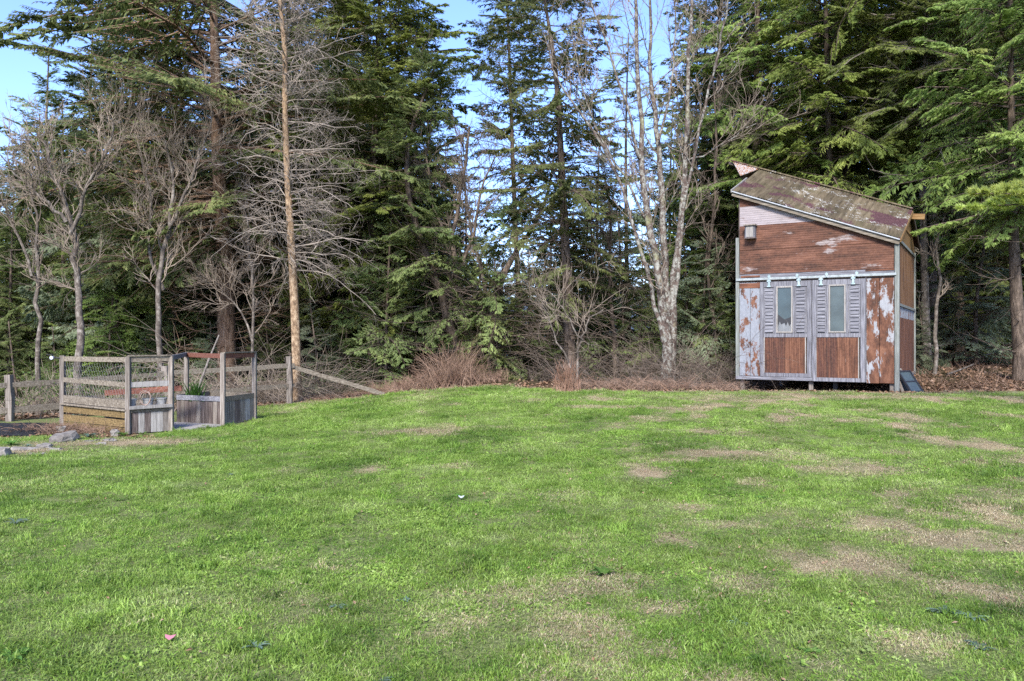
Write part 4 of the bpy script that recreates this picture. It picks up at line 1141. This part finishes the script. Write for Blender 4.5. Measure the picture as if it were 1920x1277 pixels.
Mx = EL+(RNL-EL)*.50+np.array([-.16, 0, .10])
o = build('roof_wing', [slope(Mx, RNL+[-.02, -.03, .0], RL+[.04, -.03, .0], RNL+[-.01, -.02, .012], pitch=.1)], M['wing'], shed, smooth=True); o['label'] = 'small orange and white triangular sheet under the ridge at the left end'
build('ridge_cap', [plank(RL+[0, 0, .035], RR_+[.03, 0, .035], .03, .16)], M['roof'], shed)
build('ridge_board', [plank(RR_+[-.5, .02, -.08], RR_+[.28, .02, -.175], .13, .05)], M['plywood'], shed)
build('ridge_board', [plank(RL+[-.08, .03, -.01], RL+[.22, .03, -.12], .07, .05)], M['wood_dark'], shed)
build('rake_board', [plank(EL+[-.03, .0, -.015], EL+(RNL-EL)*.55+[-.03, 0, -.015], .07, .03)], M['wood_white'], shed)
build('rake_board', [plank(ER+[.02, 0, -.03], RR_+[.02, 0, -.05], .07, .03)], M['plywood'], shed)
build('rake_board', [plank(BR_+[.02, 0, -.03], RR_+[.02, 0.02, -.05], .07, .03)], M['wood_dark'], shed)
build('fascia', [plank(EL+[-.02, .05, -.065], ER+[.0, .05, -.065], .10, .028)], M['wood_grey_x'], shed)
o = build('eave_flashing', [plank(EL+[-.03, .02, -.012], ER+[.01, .02, -.012], .025, .05)], M['zinc'], shed); o['label'] = 'pale metal edge along the eave'
# nest box on the wall
nb_ = empty('nest_box', tuple(np.array([5.30, 18.72, 0])+.307*np.array([.857, -.515, 0])-.02*np.array([.515, .857, 0])+np.array([0, 0, 3.93])), A31,
            label='small wooden nest box hanging high on the left of the shed wall', cat='nest box')
for nm, g, m in (('box_body', [box(-.11, .11, -.17, -.0, 0, .27)], 'wood_lav'), ('box_roof', [box(-.135, .135, -.22, 0, .272, .30)], 'wood_grey'), ('box_floor', [box(-.12, .12, -.18, 0, -.025, -.002)], 'wood_dark')):
    build(nm, g, M[m], nb_)
build('front_board', [box(-.075, -.003, -.178, -.172, .01, .26), box(.003, .08, -.178, -.172, .01, .26)], M['wood_white'], nb_)
# window sashes leaning on the right side of the shed
def sash(label, o_, w_, l_, tilt, rz, frame_m, glass_m, rails):
    e = empty('old_window', o_, rz, label=label, cat='window')
    g = [box(0, .04, -.02, .02, 0, l_), box(w_-.04, w_, -.02, .02, 0, l_), box(.041, w_-.041, -.018, .018, 0, .04), box(.041, w_-.041, -.018, .018, l_-.04, l_)]
    for k in range(1, rails): g.append(box(.041, w_-.041, -.018, .018, l_*k/rails-.015, l_*k/rails+.015))
    a = build('frame', g, M[frame_m], e); b = build('pane', [box(.03, w_-.03, -.006, .006, .03, l_-.03)], M[glass_m], e)
    e.rotation_euler = (-tilt, 0, rz)
    return e
c0 = np.array([5.30, 18.72])+3.36*np.array([.857, -.515])
def spt(s, y, dz=0):
    q_ = np.array([5.30, 18.72])+s*np.array([.857, -.515])+y*np.array([.515, .857]); return (q_[0], q_[1], float(h(*q_))+dz)
sash('dark glazed window frame leaning outermost against the shed side', spt(3.62, .02, .01), .42, .56, rad(36), rad(28), 'dark_metal', 'pane_b', 2)
sash('pale wooden window frame leaning behind the dark one by the shed', spt(3.47, .10, .01), .34, .56, rad(22), rad(40), 'wood_grey', 'pane_dark', 1)

# ------------------------------------------------------------------ split-rail fence
fence = empty('split_rail_fence', (-9.73, 15.5, float(h(-9.73, 15.5))), 0, label='weathered split-rail fence running behind the planter boxes', cat='fence')
fo = np.array(fence.location)
F0 = np.array([-9.73, 15.5]); F2 = np.array([-5.45, 19.6]); F1 = (F0+F2)/2; Fm = F0-(F1-F0)
zs_ = {0: (-.08, .90), 1: (-.02, 1.0), 2: (0., 1.17), -1: (-.1, .85)}
for k, q_ in ((-1, Fm), (0, F0), (1, F1), (2, F2)):
    g0, g1 = zs_[k]
    P = np.array([[q_[0], q_[1], g0-.2], [q_[0]+.01, q_[1], (g0+g1)/2], [q_[0]-.02, q_[1], g1]])-fo
    build('post', [plank(P[0], P[1], .12, .11, up=(1, 0, 0), rough=.04, segs=3), plank(P[1], P[2], .115, .12, up=(1, 0, 0), rough=.05, segs=3)], M['wood_grey'], fence)
rz_ = {-1: (.60, .10), 0: (.70, .20), 1: (.84, .33), 2: (.95, .45)}
for a, b, k0, k1 in ((Fm, F0, -1, 0), (F0, F1, 0, 1), (F1, F2, 1, 2)):
    for j in (0, 1):
        d_ = (b-a)/np.linalg.norm(b-a)*.12
        A_ = np.array([*(a-d_), rz_[k0][j]+.01*G.normal()])-fo; B_ = np.array([*(b+d_), rz_[k1][j]+.01*G.normal()])-fo
        build('rail', [plank(A_, B_, .10, .07, rough=.10, segs=7)], M['wood_grey_x'], fence)
gz = float(h(-3.3, 20.45))
A_ = np.array([-5.40, 19.72, .90]); B_ = np.array([-3.28, 20.5, gz+.03])
o = build('fallen_rail', [plank((0, 0, 0), B_-A_, .10, .08, rough=.08, segs=7)], M['wood_grey_x'], loc=A_)
tag(o, 'fence rail slanting down from the last post to the grass', 'fence rail')

# ------------------------------------------------------------------ planter boxes
P1, P2, P3, Bk = np.array([-8.03, 14.3]), np.array([-6.38, 13.3]), np.array([-5.86, 13.75]), np.array([-7.5, 14.75])
def gz_(q_): return float(h(q_[0], q_[1]))
bed = empty('wire_garden_bed', (P2[0], P2[1], gz_(P2)), 0, label='left planter box of yellowed boards with a tall chicken-wire frame', cat='garden bed')
bo = np.array(bed.location)
def bpost(q_, zt, parent, org, r_=.075, mat='wood_grey'):
    build('post', [plank(np.array([q_[0], q_[1], gz_(q_)-.1])-org, np.array([q_[0], q_[1], zt])-org, r_, r_, up=(1, 0, 0), rough=.02, segs=2)], M[mat], parent)
def bar(nm, a, b, za, zb_, w_, t_, parent, org, mat, off=(0, 0), label=None, rough=.02):
    o = build(nm, [plank(np.array([a[0]+off[0], a[1]+off[1], za])-org, np.array([b[0]+off[0], b[1]+off[1], zb_])-org, w_, t_, rough=rough, segs=4)], M[mat], parent)
    if label: o['label'] = label
    return o
Q = np.array([-6.45, 15.85])
for q_, zt in ((P1, 1.30), (P2, 1.30), (P3, 1.30)): bpost(q_, zt, bed, bo)
bar('rail', P1, P2, 1.24, 1.25, .085, .035, bed, bo, 'wood_grey_x'); bar('rail', P2, P3, 1.25, 1.26, .085, .035, bed, bo, 'wood_grey_x')
bar('cap_rail', P2, P3, 1.315, 1.315, .022, .09, bed, bo, 'wood_grey_x')
bar('rail', P1, P2, .87, .83, .085, .03, bed, bo, 'wood_grey_x'); bar('rail', P2, P3, .83, .84, .085, .03, bed, bo, 'wood_white')
bar('rail', P3, Q, 1.27, 1.29, .08, .035, bed, bo, 'wood_lav_x')
# bed boards
bar('side_board', P1, P2, .53, .50, .13, .03, bed, bo, 'wood_grey_x', (0, .0)); bar('rim_board', P1, P2, .44, .41, .025, .12, bed, bo, 'wood_grey_x')
for z0, z1, lab in ((.35, .33, 'top yellowed board'), (.195, .18, 'middle yellowed board'), (.07, .05, 'bottom yellowed board')):
    bar('side_board', P1, P2, z0, z1, .115, .03, bed, bo, 'wood_yellow', (0, 0), lab)
bar('rim_board', P2, P3, .45, .455, .05, .16, bed, bo, 'wood_white'); bar('rim_board', P2, P3, .39, .39, .05, .04, bed, bo, 'wood_grey_x')
def vboards(a, b, z0, z1, n, parent, org, mats, off=0.):
    a = np.array(a, float); b = np.array(b, float); d_ = (b-a)/n; nn = np.array([d_[1], -d_[0]]); nn /= np.linalg.norm(nn)
    for k in range(n):
        p_ = a+d_*(k+.5)+nn*off; wd = np.linalg.norm(d_)*.94
        build('board', [plank(np.array([*p_, z0])-org, np.array([*p_, z1+.01*G.normal()])-org, wd, .022, up=(d_[0], d_[1], 0), rough=.01, segs=1)], M[mats[k % len(mats)]], parent)
vboards(P2+(P3-P2)*.08, P2+(P3-P2)*.95, .02, .365, 6, bed, bo, ['wood_dark', 'wood_white', 'wood_dark', 'wood_white', 'wood_white', 'wood_grey'])
red = bar('back_board', Bk, P3+np.array([-.0, .45]), .60, .72, .10, .03, bed, bo, 'wood_red', (0, 0), 'faded red back board')
bar('back_board', P1, Bk, .5, .5, .13, .03, bed, bo, 'wood_grey_x'); bar('back_board', Bk, P3, .30, .30, .42, .03, bed, bo, 'wood_grey_x')
sv = np.array([[*P1, .40], [*P2, .37], [*P3, .38], [*Bk, .40]])-bo
build('soil', [(sv*np.array([1, 1, 1]), np.array([[0, 1, 2, 3]]))], M['soil'], bed)
def wiremesh(a, b, z0, z1, parent, org):
    a = np.array(a, float); b = np.array(b, float); L = np.linalg.norm(b-a); c_ = .075
    segs = []
    nx, nz = int(L/c_), int((z1-z0)/c_)
    for i in range(nx):
        for j in range(nz):
            x0, zz = i*c_+(j % 2)*c_/2, z0+j*c_
            if x0+c_ > L: continue
            for (xa, za, xb, zb_) in ((x0, zz, x0+c_/2, zz+c_*.3), (x0+c_/2, zz+c_*.3, x0+c_, zz), (x0+c_/2, zz+c_*.3, x0+c_/2, zz+c_)):
                pa = a+(b-a)*xa/L; pb = a+(b-a)*xb/L; segs.append([[*pa, za], [*pb, zb_]])
    S = np.array(segs)-org
    build('wire_mesh', tubes(S, np.full(S.shape[:2], .0013), 3), M['wire'], parent)
wiremesh(P1, P2, .58, 1.2, bed, bo); wiremesh(P2, P3, .50, 1.2, bed, bo)
# pots standing on the rim, hoop
def lathe(prof, n=16):
    a = np.arange(n)*2*np.pi/n; P_ = np.array([[r_*math.cos(x), r_*math.sin(x), z_] for r_, z_ in prof for x in a])
    f = [[k*n+i, k*n+(i+1) % n, (k+1)*n+(i+1) % n, (k+1)*n+i] for k in range(len(prof)-1) for i in range(n)]
    return (P_, np.array(f))
for t_, lab in ((.12, 'grey pot nearest the wire panel corner on the planter rim'), (.52, 'middle grey pot on the planter rim, beside the hoop'), (.84, 'grey pot nearest the gate post on the planter rim')):
    q_ = P2+(P3-P2)*t_+np.array([-.10, .12])
    o = build('flower_pot', [lathe([(.0, .0), (.065, .0), (.085, .12), (.092, .12), (.094, .145), (.080, .145), (.072, .03), (0, .03)])], M['pot'], smooth=False, loc=(q_[0], q_[1], .44))
    tag(o, lab, 'pot')
bar('inner_shelf', P2+np.array([-.10, .12]), P3+np.array([-.10, .12]), .425, .425, .03, .2, bed, bo, 'wood_grey_x')
th = np.linspace(0, 2*np.pi, 25); hc = P2+(P3-P2)*.42+np.array([-.03, .0])
for dx, rr2 in ((0, .10), (.015, .088)):
    pass
H_ = np.stack([.105*np.cos(th)*.9, .02*np.sin(2*th), .12+.125*np.sin(th)], -1); H2 = np.stack([.09*np.cos(th)*.9+.01, .02*np.cos(th), .115+.11*np.sin(th)], -1)
o = build('wicker_hoop', tubes(np.stack([H_, H2]), np.full((2, 25), .008), 5), M['rope'], smooth=True, loc=(hc[0], hc[1], .478)); tag(o, 'tan coiled hoop standing between the pots on the planter rim', 'hoop')
# spotlight on the left post
sp = empty('garden_spotlight', (P1[0]-.03, P1[1]-.04, 1.25), 0, label='black and white garden spotlight on top of the left wire frame post', cat='spotlight')
build('bracket', tubes(np.array([[[0, 0, 0], [-.05, 0, .01], [-.10, -.01, .02]]]), np.full((1, 3), .012), 6), M['dark_metal'], sp)
v_, f_ = lathe([(.0, 0), (.02, 0), (.032, .03), (.032, .08), (0, .08)]); v_ = v_[:, [0, 2, 1]]*np.array([1, -1, 1]); build('lamp_housing', [(v_+[-.13, .04, .01], f_)], M['white_plastic'], sp)
build('solar_panel', [box(-.21, -.10, -.05, .05, .062, .075)], M['dark_metal'], sp)

# right box
A_, P4, P5, C_ = np.array([-6.30, 15.05]), np.array([-5.24, 14.5]), np.array([-4.99, 15.5]), np.array([-6.08, 16.1])
box2 = empty('garden_bed', (P4[0], P4[1], gz_(P4)), 0, label='right planter box of grey upright boards with an open timber frame', cat='garden bed')
b2 = np.array(box2.location)
for q_, zt in ((P4, 1.335), (P5, 1.335), (Q, 1.32)): bpost(q_, zt, box2, b2)
bar('rail', Q, P4, 1.28, 1.285, .085, .035, box2, b2, 'wood_red', (0, 0), 'red-brown top rail')
bar('rail', P4, P5, 1.285, 1.285, .085, .035, box2, b2, 'wood_red', (0, 0), 'red-brown short top rail'); bar('cap_rail', P4, P5, 1.345, 1.345, .022, .09, box2, b2, 'wood_grey_x')
vboards(A_, P4+(A_-P4)*.03, .0, .44, 11, box2, b2, ['wood_dark', 'wood_grey', 'wood_dark', 'wood_dark']); vboards(P4+(P5-P4)*.03, P5, .02, .47, 6, box2, b2, ['wood_grey', 'wood_grey', 'wood_dark', 'wood_grey', 'wood_white', 'wood_grey'])
vboards(P5, C_, .0, .44, 10, box2, b2, ['wood_grey']); vboards(C_, A_, .0, .44, 9, box2, b2, ['wood_grey'])
for a, b, m in ((A_, P4, 'wood_lav_x'), (P4, P5, 'wood_grey_x'), (P5, C_, 'wood_grey_x'), (C_, A_, 'wood_grey_x')): bar('rim_board', a, b, .50, .505, .09, .035, box2, b2, m, rough=.01)
bar('base_board', P4, P5, .03, .03, .05, .05, box2, b2, 'wood_grey_x'); bar('base_board', A_, P4, .02, .02, .04, .05, box2, b2, 'wood_grey_x')
sv = np.array([[*A_, .40], [*P4, .40], [*P5, .40], [*C_, .40]])-b2
build('soil', [(sv, np.array([[0, 1, 2, 3]]))], M['soil'], box2)
# daylily clump
r = np.random.default_rng(91); n = 90; a = r.random(n)*6.28
d = np.stack([np.cos(a)*.45, np.sin(a)*.45, np.ones(n)], -1)
P = grow(np.stack([.07*r.normal(size=n), .07*r.normal(size=n), np.zeros(n)], -1), d, .28+.24*r.random(n), 6, .05, (0, 0, -.12), r)
sd = np.stack([-np.sin(a), np.cos(a), 0*a], -1)[:, None]*np.array([.006, .008, .008, .007, .005, .001])[None, :, None]
V = np.stack([P-sd, P+sd], 2).reshape(-1, 3); i = (np.arange(n)[:, None]*12+np.arange(5)[None]*2).ravel()
o = build('daylily_clump', [(V, np.stack([i, i+1, i+3, i+2], -1))], M['leafgreen'], loc=(A_[0]+.22, A_[1]+.25, .40)); tag(o, 'tuft of fresh green strap leaves in the right planter box', 'plant')
# pale stone slab between the boxes
sl = np.array([[-5.80, 13.75], [-5.22, 14.35], [-5.35, 14.52], [-6.28, 15.0], [-6.45, 14.7]])
zz = np.full(5, .03)+h(sl[:, 0], sl[:, 1]); pl = np.concatenate([sl, zz[:, None]], 1); c3 = pl.mean(0)
o = build('doorstep_slab', quadbox(pl-c3-[0, 0, .06], (0, 0, .07)), M['slab'], loc=c3); tag(o, 'bleached flat slab on the ground between the two planter boxes', 'slab')
# back strut of bed
# ------------------------------------------------------------------ stones, soil bed, weeds in the left corner
n = 26; xx = np.linspace(-10.4, -7.75, n); yy_ = np.linspace(12.95, 14.4, 16)
XX, YY = np.meshgrid(xx, yy_); edge_ = np.minimum.reduce([(XX+10.4)*.6+.1, (-7.75-XX)*.5, (YY-12.95)*.7, (14.4-YY)*.7])
ZZ = h(XX, YY)+.02+.10*sstep(0, .3, edge_)+.04*(fbm(XX, YY, 5)-.5)
V = np.stack([XX, YY, ZZ], -1).reshape(-1, 3); i = (np.arange(15)[:, None]*n+np.arange(n-1)[None]).ravel()
o = build('soil_bed', [(V, np.stack([i, i+1, i+n+1, i+n], -1))], M['soil'], smooth=True); tag(o, 'bed of dark crumbly soil in front of the fence', 'soil', kind='stuff')
def stone(label, px, py, w_, d_, t_, seed, mat='stone'):
    r = np.random.default_rng(seed); X, Y = ground_at(px, py); n = 9
    a = np.arange(n)*2*np.pi/n; rr_ = .85+.3*r.random(n)
    pr = [(.80, 0), (1.0, .35), (.97, .75), (.80, 1.0)]
    V = []
    for q_, z_ in pr:
        for k in range(n): V.append([w_/2*rr_[k]*q_*math.cos(a[k])+.01*r.normal(), d_/2*rr_[k]*q_*math.sin(a[k])+.01*r.normal(), t_*z_+.008*r.normal()])
    V.append([0, 0, t_*1.03]); V = np.array(V); m_ = len(pr)
    f = np.array([[k*n+i, k*n+(i+1) % n, (k+1)*n+(i+1) % n, (k+1)*n+i] for k in range(m_-1) for i in range(n)])
    f3 = np.array([[(m_-1)*n+i, (m_-1)*n+(i+1) % n, m_*n] for i in range(n)])
    o = build('stone', [(V, f)], M[mat], loc=(X, Y, float(h(X, Y))-.02)); 
    bpy.data.objects.remove(o)
    me = bpy.data.meshes.new('stone'); me.from_pydata(V.tolist(), [], f.tolist()+f3.tolist()); me.materials.append(M[mat])
    o = bpy.data.objects.new('stone', me); COL.objects.link(o); o.location = (X, Y, float(h(X, Y))-.02)
    o.rotation_euler = (.06*r.normal(), .06*r.normal(), r.random())
    tag(o, label, 'stone')
for i, s_ in enumerate([
        ('big rounded flat stone at the end of the soil bed', 123, 822, .42, .3, .15), ('blocky grey stone against the left planter box', 116, 806, .16, .14, .13),
        ('long low slab edging the soil bed', 48, 838, .42, .2, .06), ('dark angled stone next to the big rounded stone', 85, 834, .22, .16, .08),
        ('small flat stone in front of the big rounded stone', 104, 838, .2, .12, .05), ('pale stone in the left corner of the picture', 5, 848, .2, .2, .12),
        ('thin slab lying below the yellowed boards', 172, 822, .3, .14, .04), ('brownish stone near the foot of the planter corner', 205, 822, .2, .15, .06),
        ('round stone resting against the lowest yellowed board', 215, 812, .14, .12, .13), ('small slab in the dirt left of the planter corner', 190, 828, .18, .12, .05),
        ('flat sunken stone in the dirt before the soil bed', 68, 846, .26, .14, .03)]):
    stone(s_[0], s_[1], s_[2]+6, s_[3], s_[4], s_[5], 300+i)
r = np.random.default_rng(95)
n = 5200; X = -10.6+5.6*r.random(n); Y = 12.7+2.2*r.random(n); k = (Y > 12.75+.1*r.random(n)) & ~((X > -8) & (Y > 13.3-.6*(X+6.4)+.1)) & ~((X > -6.2) & (Y > 13.4)); k &= ~((X < -7.9) & (Y > 13.0) & (r.random(n) < .85))
leaves('bed_litter', 'dry leaves and straw around the planter boxes', X[k], Y[k], .05, M['litter'], .01)
pos = field(420, -8.3, -6.6, 13.2, 14.0, r, lambda x, y: y < 13.3-.6*(x+6.4)); 
tag(build('dead_vines', canes(12, pos, np.full(len(pos), .34), 3, 1.0, .006, .16), M['cane']), 'brown dead vines heaped against the yellowed boards', 'dead vines', kind='stuff')
for i, (px, py, n, L, W, mat, lab) in enumerate([(165, 818, 22, .13, .035, 'weed_blue', 'blue-green leafy plant in front of the yellowed boards'), (232, 814, 18, .11, .03, 'weed', 'bright green plant at the foot of the planter corner post'),
        (22, 832, 20, .13, .03, 'weed', 'green leafy plant over the low slab edging the soil bed'), (52, 835, 12, .08, .02, 'weed_blue', 'small blue-green plant by the soil bed edge'),
        (140, 780, 20, .14, .04, 'weed_blue', 'green leaves spilling over the top yellowed board'), (268, 812, 12, .1, .02, 'weed', 'green sprout under the upright boards of the left box'),
        (432, 796, 14, .12, .02, 'weed', 'grass tuft under the right planter box corner')]):
    X, Y = ground_at(px, py+4)
    rosette('leafy_plant', lab, X, Y, n, L, W, mat, 400+i, .8, 'plant')
# pale green shrub behind the wire panel
r = np.random.default_rng(97)
e = empty('shrub', (-8.6, 17.2, float(h(-8.6, 17.2))), 0, label='sprawling shrub with pale green young leaves behind the fence', cat='shrub')
pos = np.stack([1.1*r.normal(size=80), .5*r.normal(size=80), 0*r.random(80)], -1)
P = grow(pos, np.stack([r.normal(size=80)*.5, r.normal(size=80)*.5, np.ones(80)], -1), .6+.7*r.random(80), 7, .13, (0, 0, -.02), r); R = taper(np.full(80, .008), np.full(80, .003), 7)
s, d, rr, t = spawn(P, R, 9, .2, 1, .8, r); T = grow(s, d, .12+.25*r.random(len(t)), 4, .15, (0, 0, 0), r)
st_ = build('stems', tubes(P, R, 3)+tubes(T, taper(rr*.6, rr*.4, 4), 3), M['twig_grey'], e); st_['kind'] = 'stuff'
s, d, _, _ = spawn(T, taper(rr, rr, 4), 4, .2, 1, .9, r); Ls = .03+.03*r.random(len(s)); build('foliage', [sprigs(s, d, Ls, Ls*.55, r, 0)], M['weed'], e)
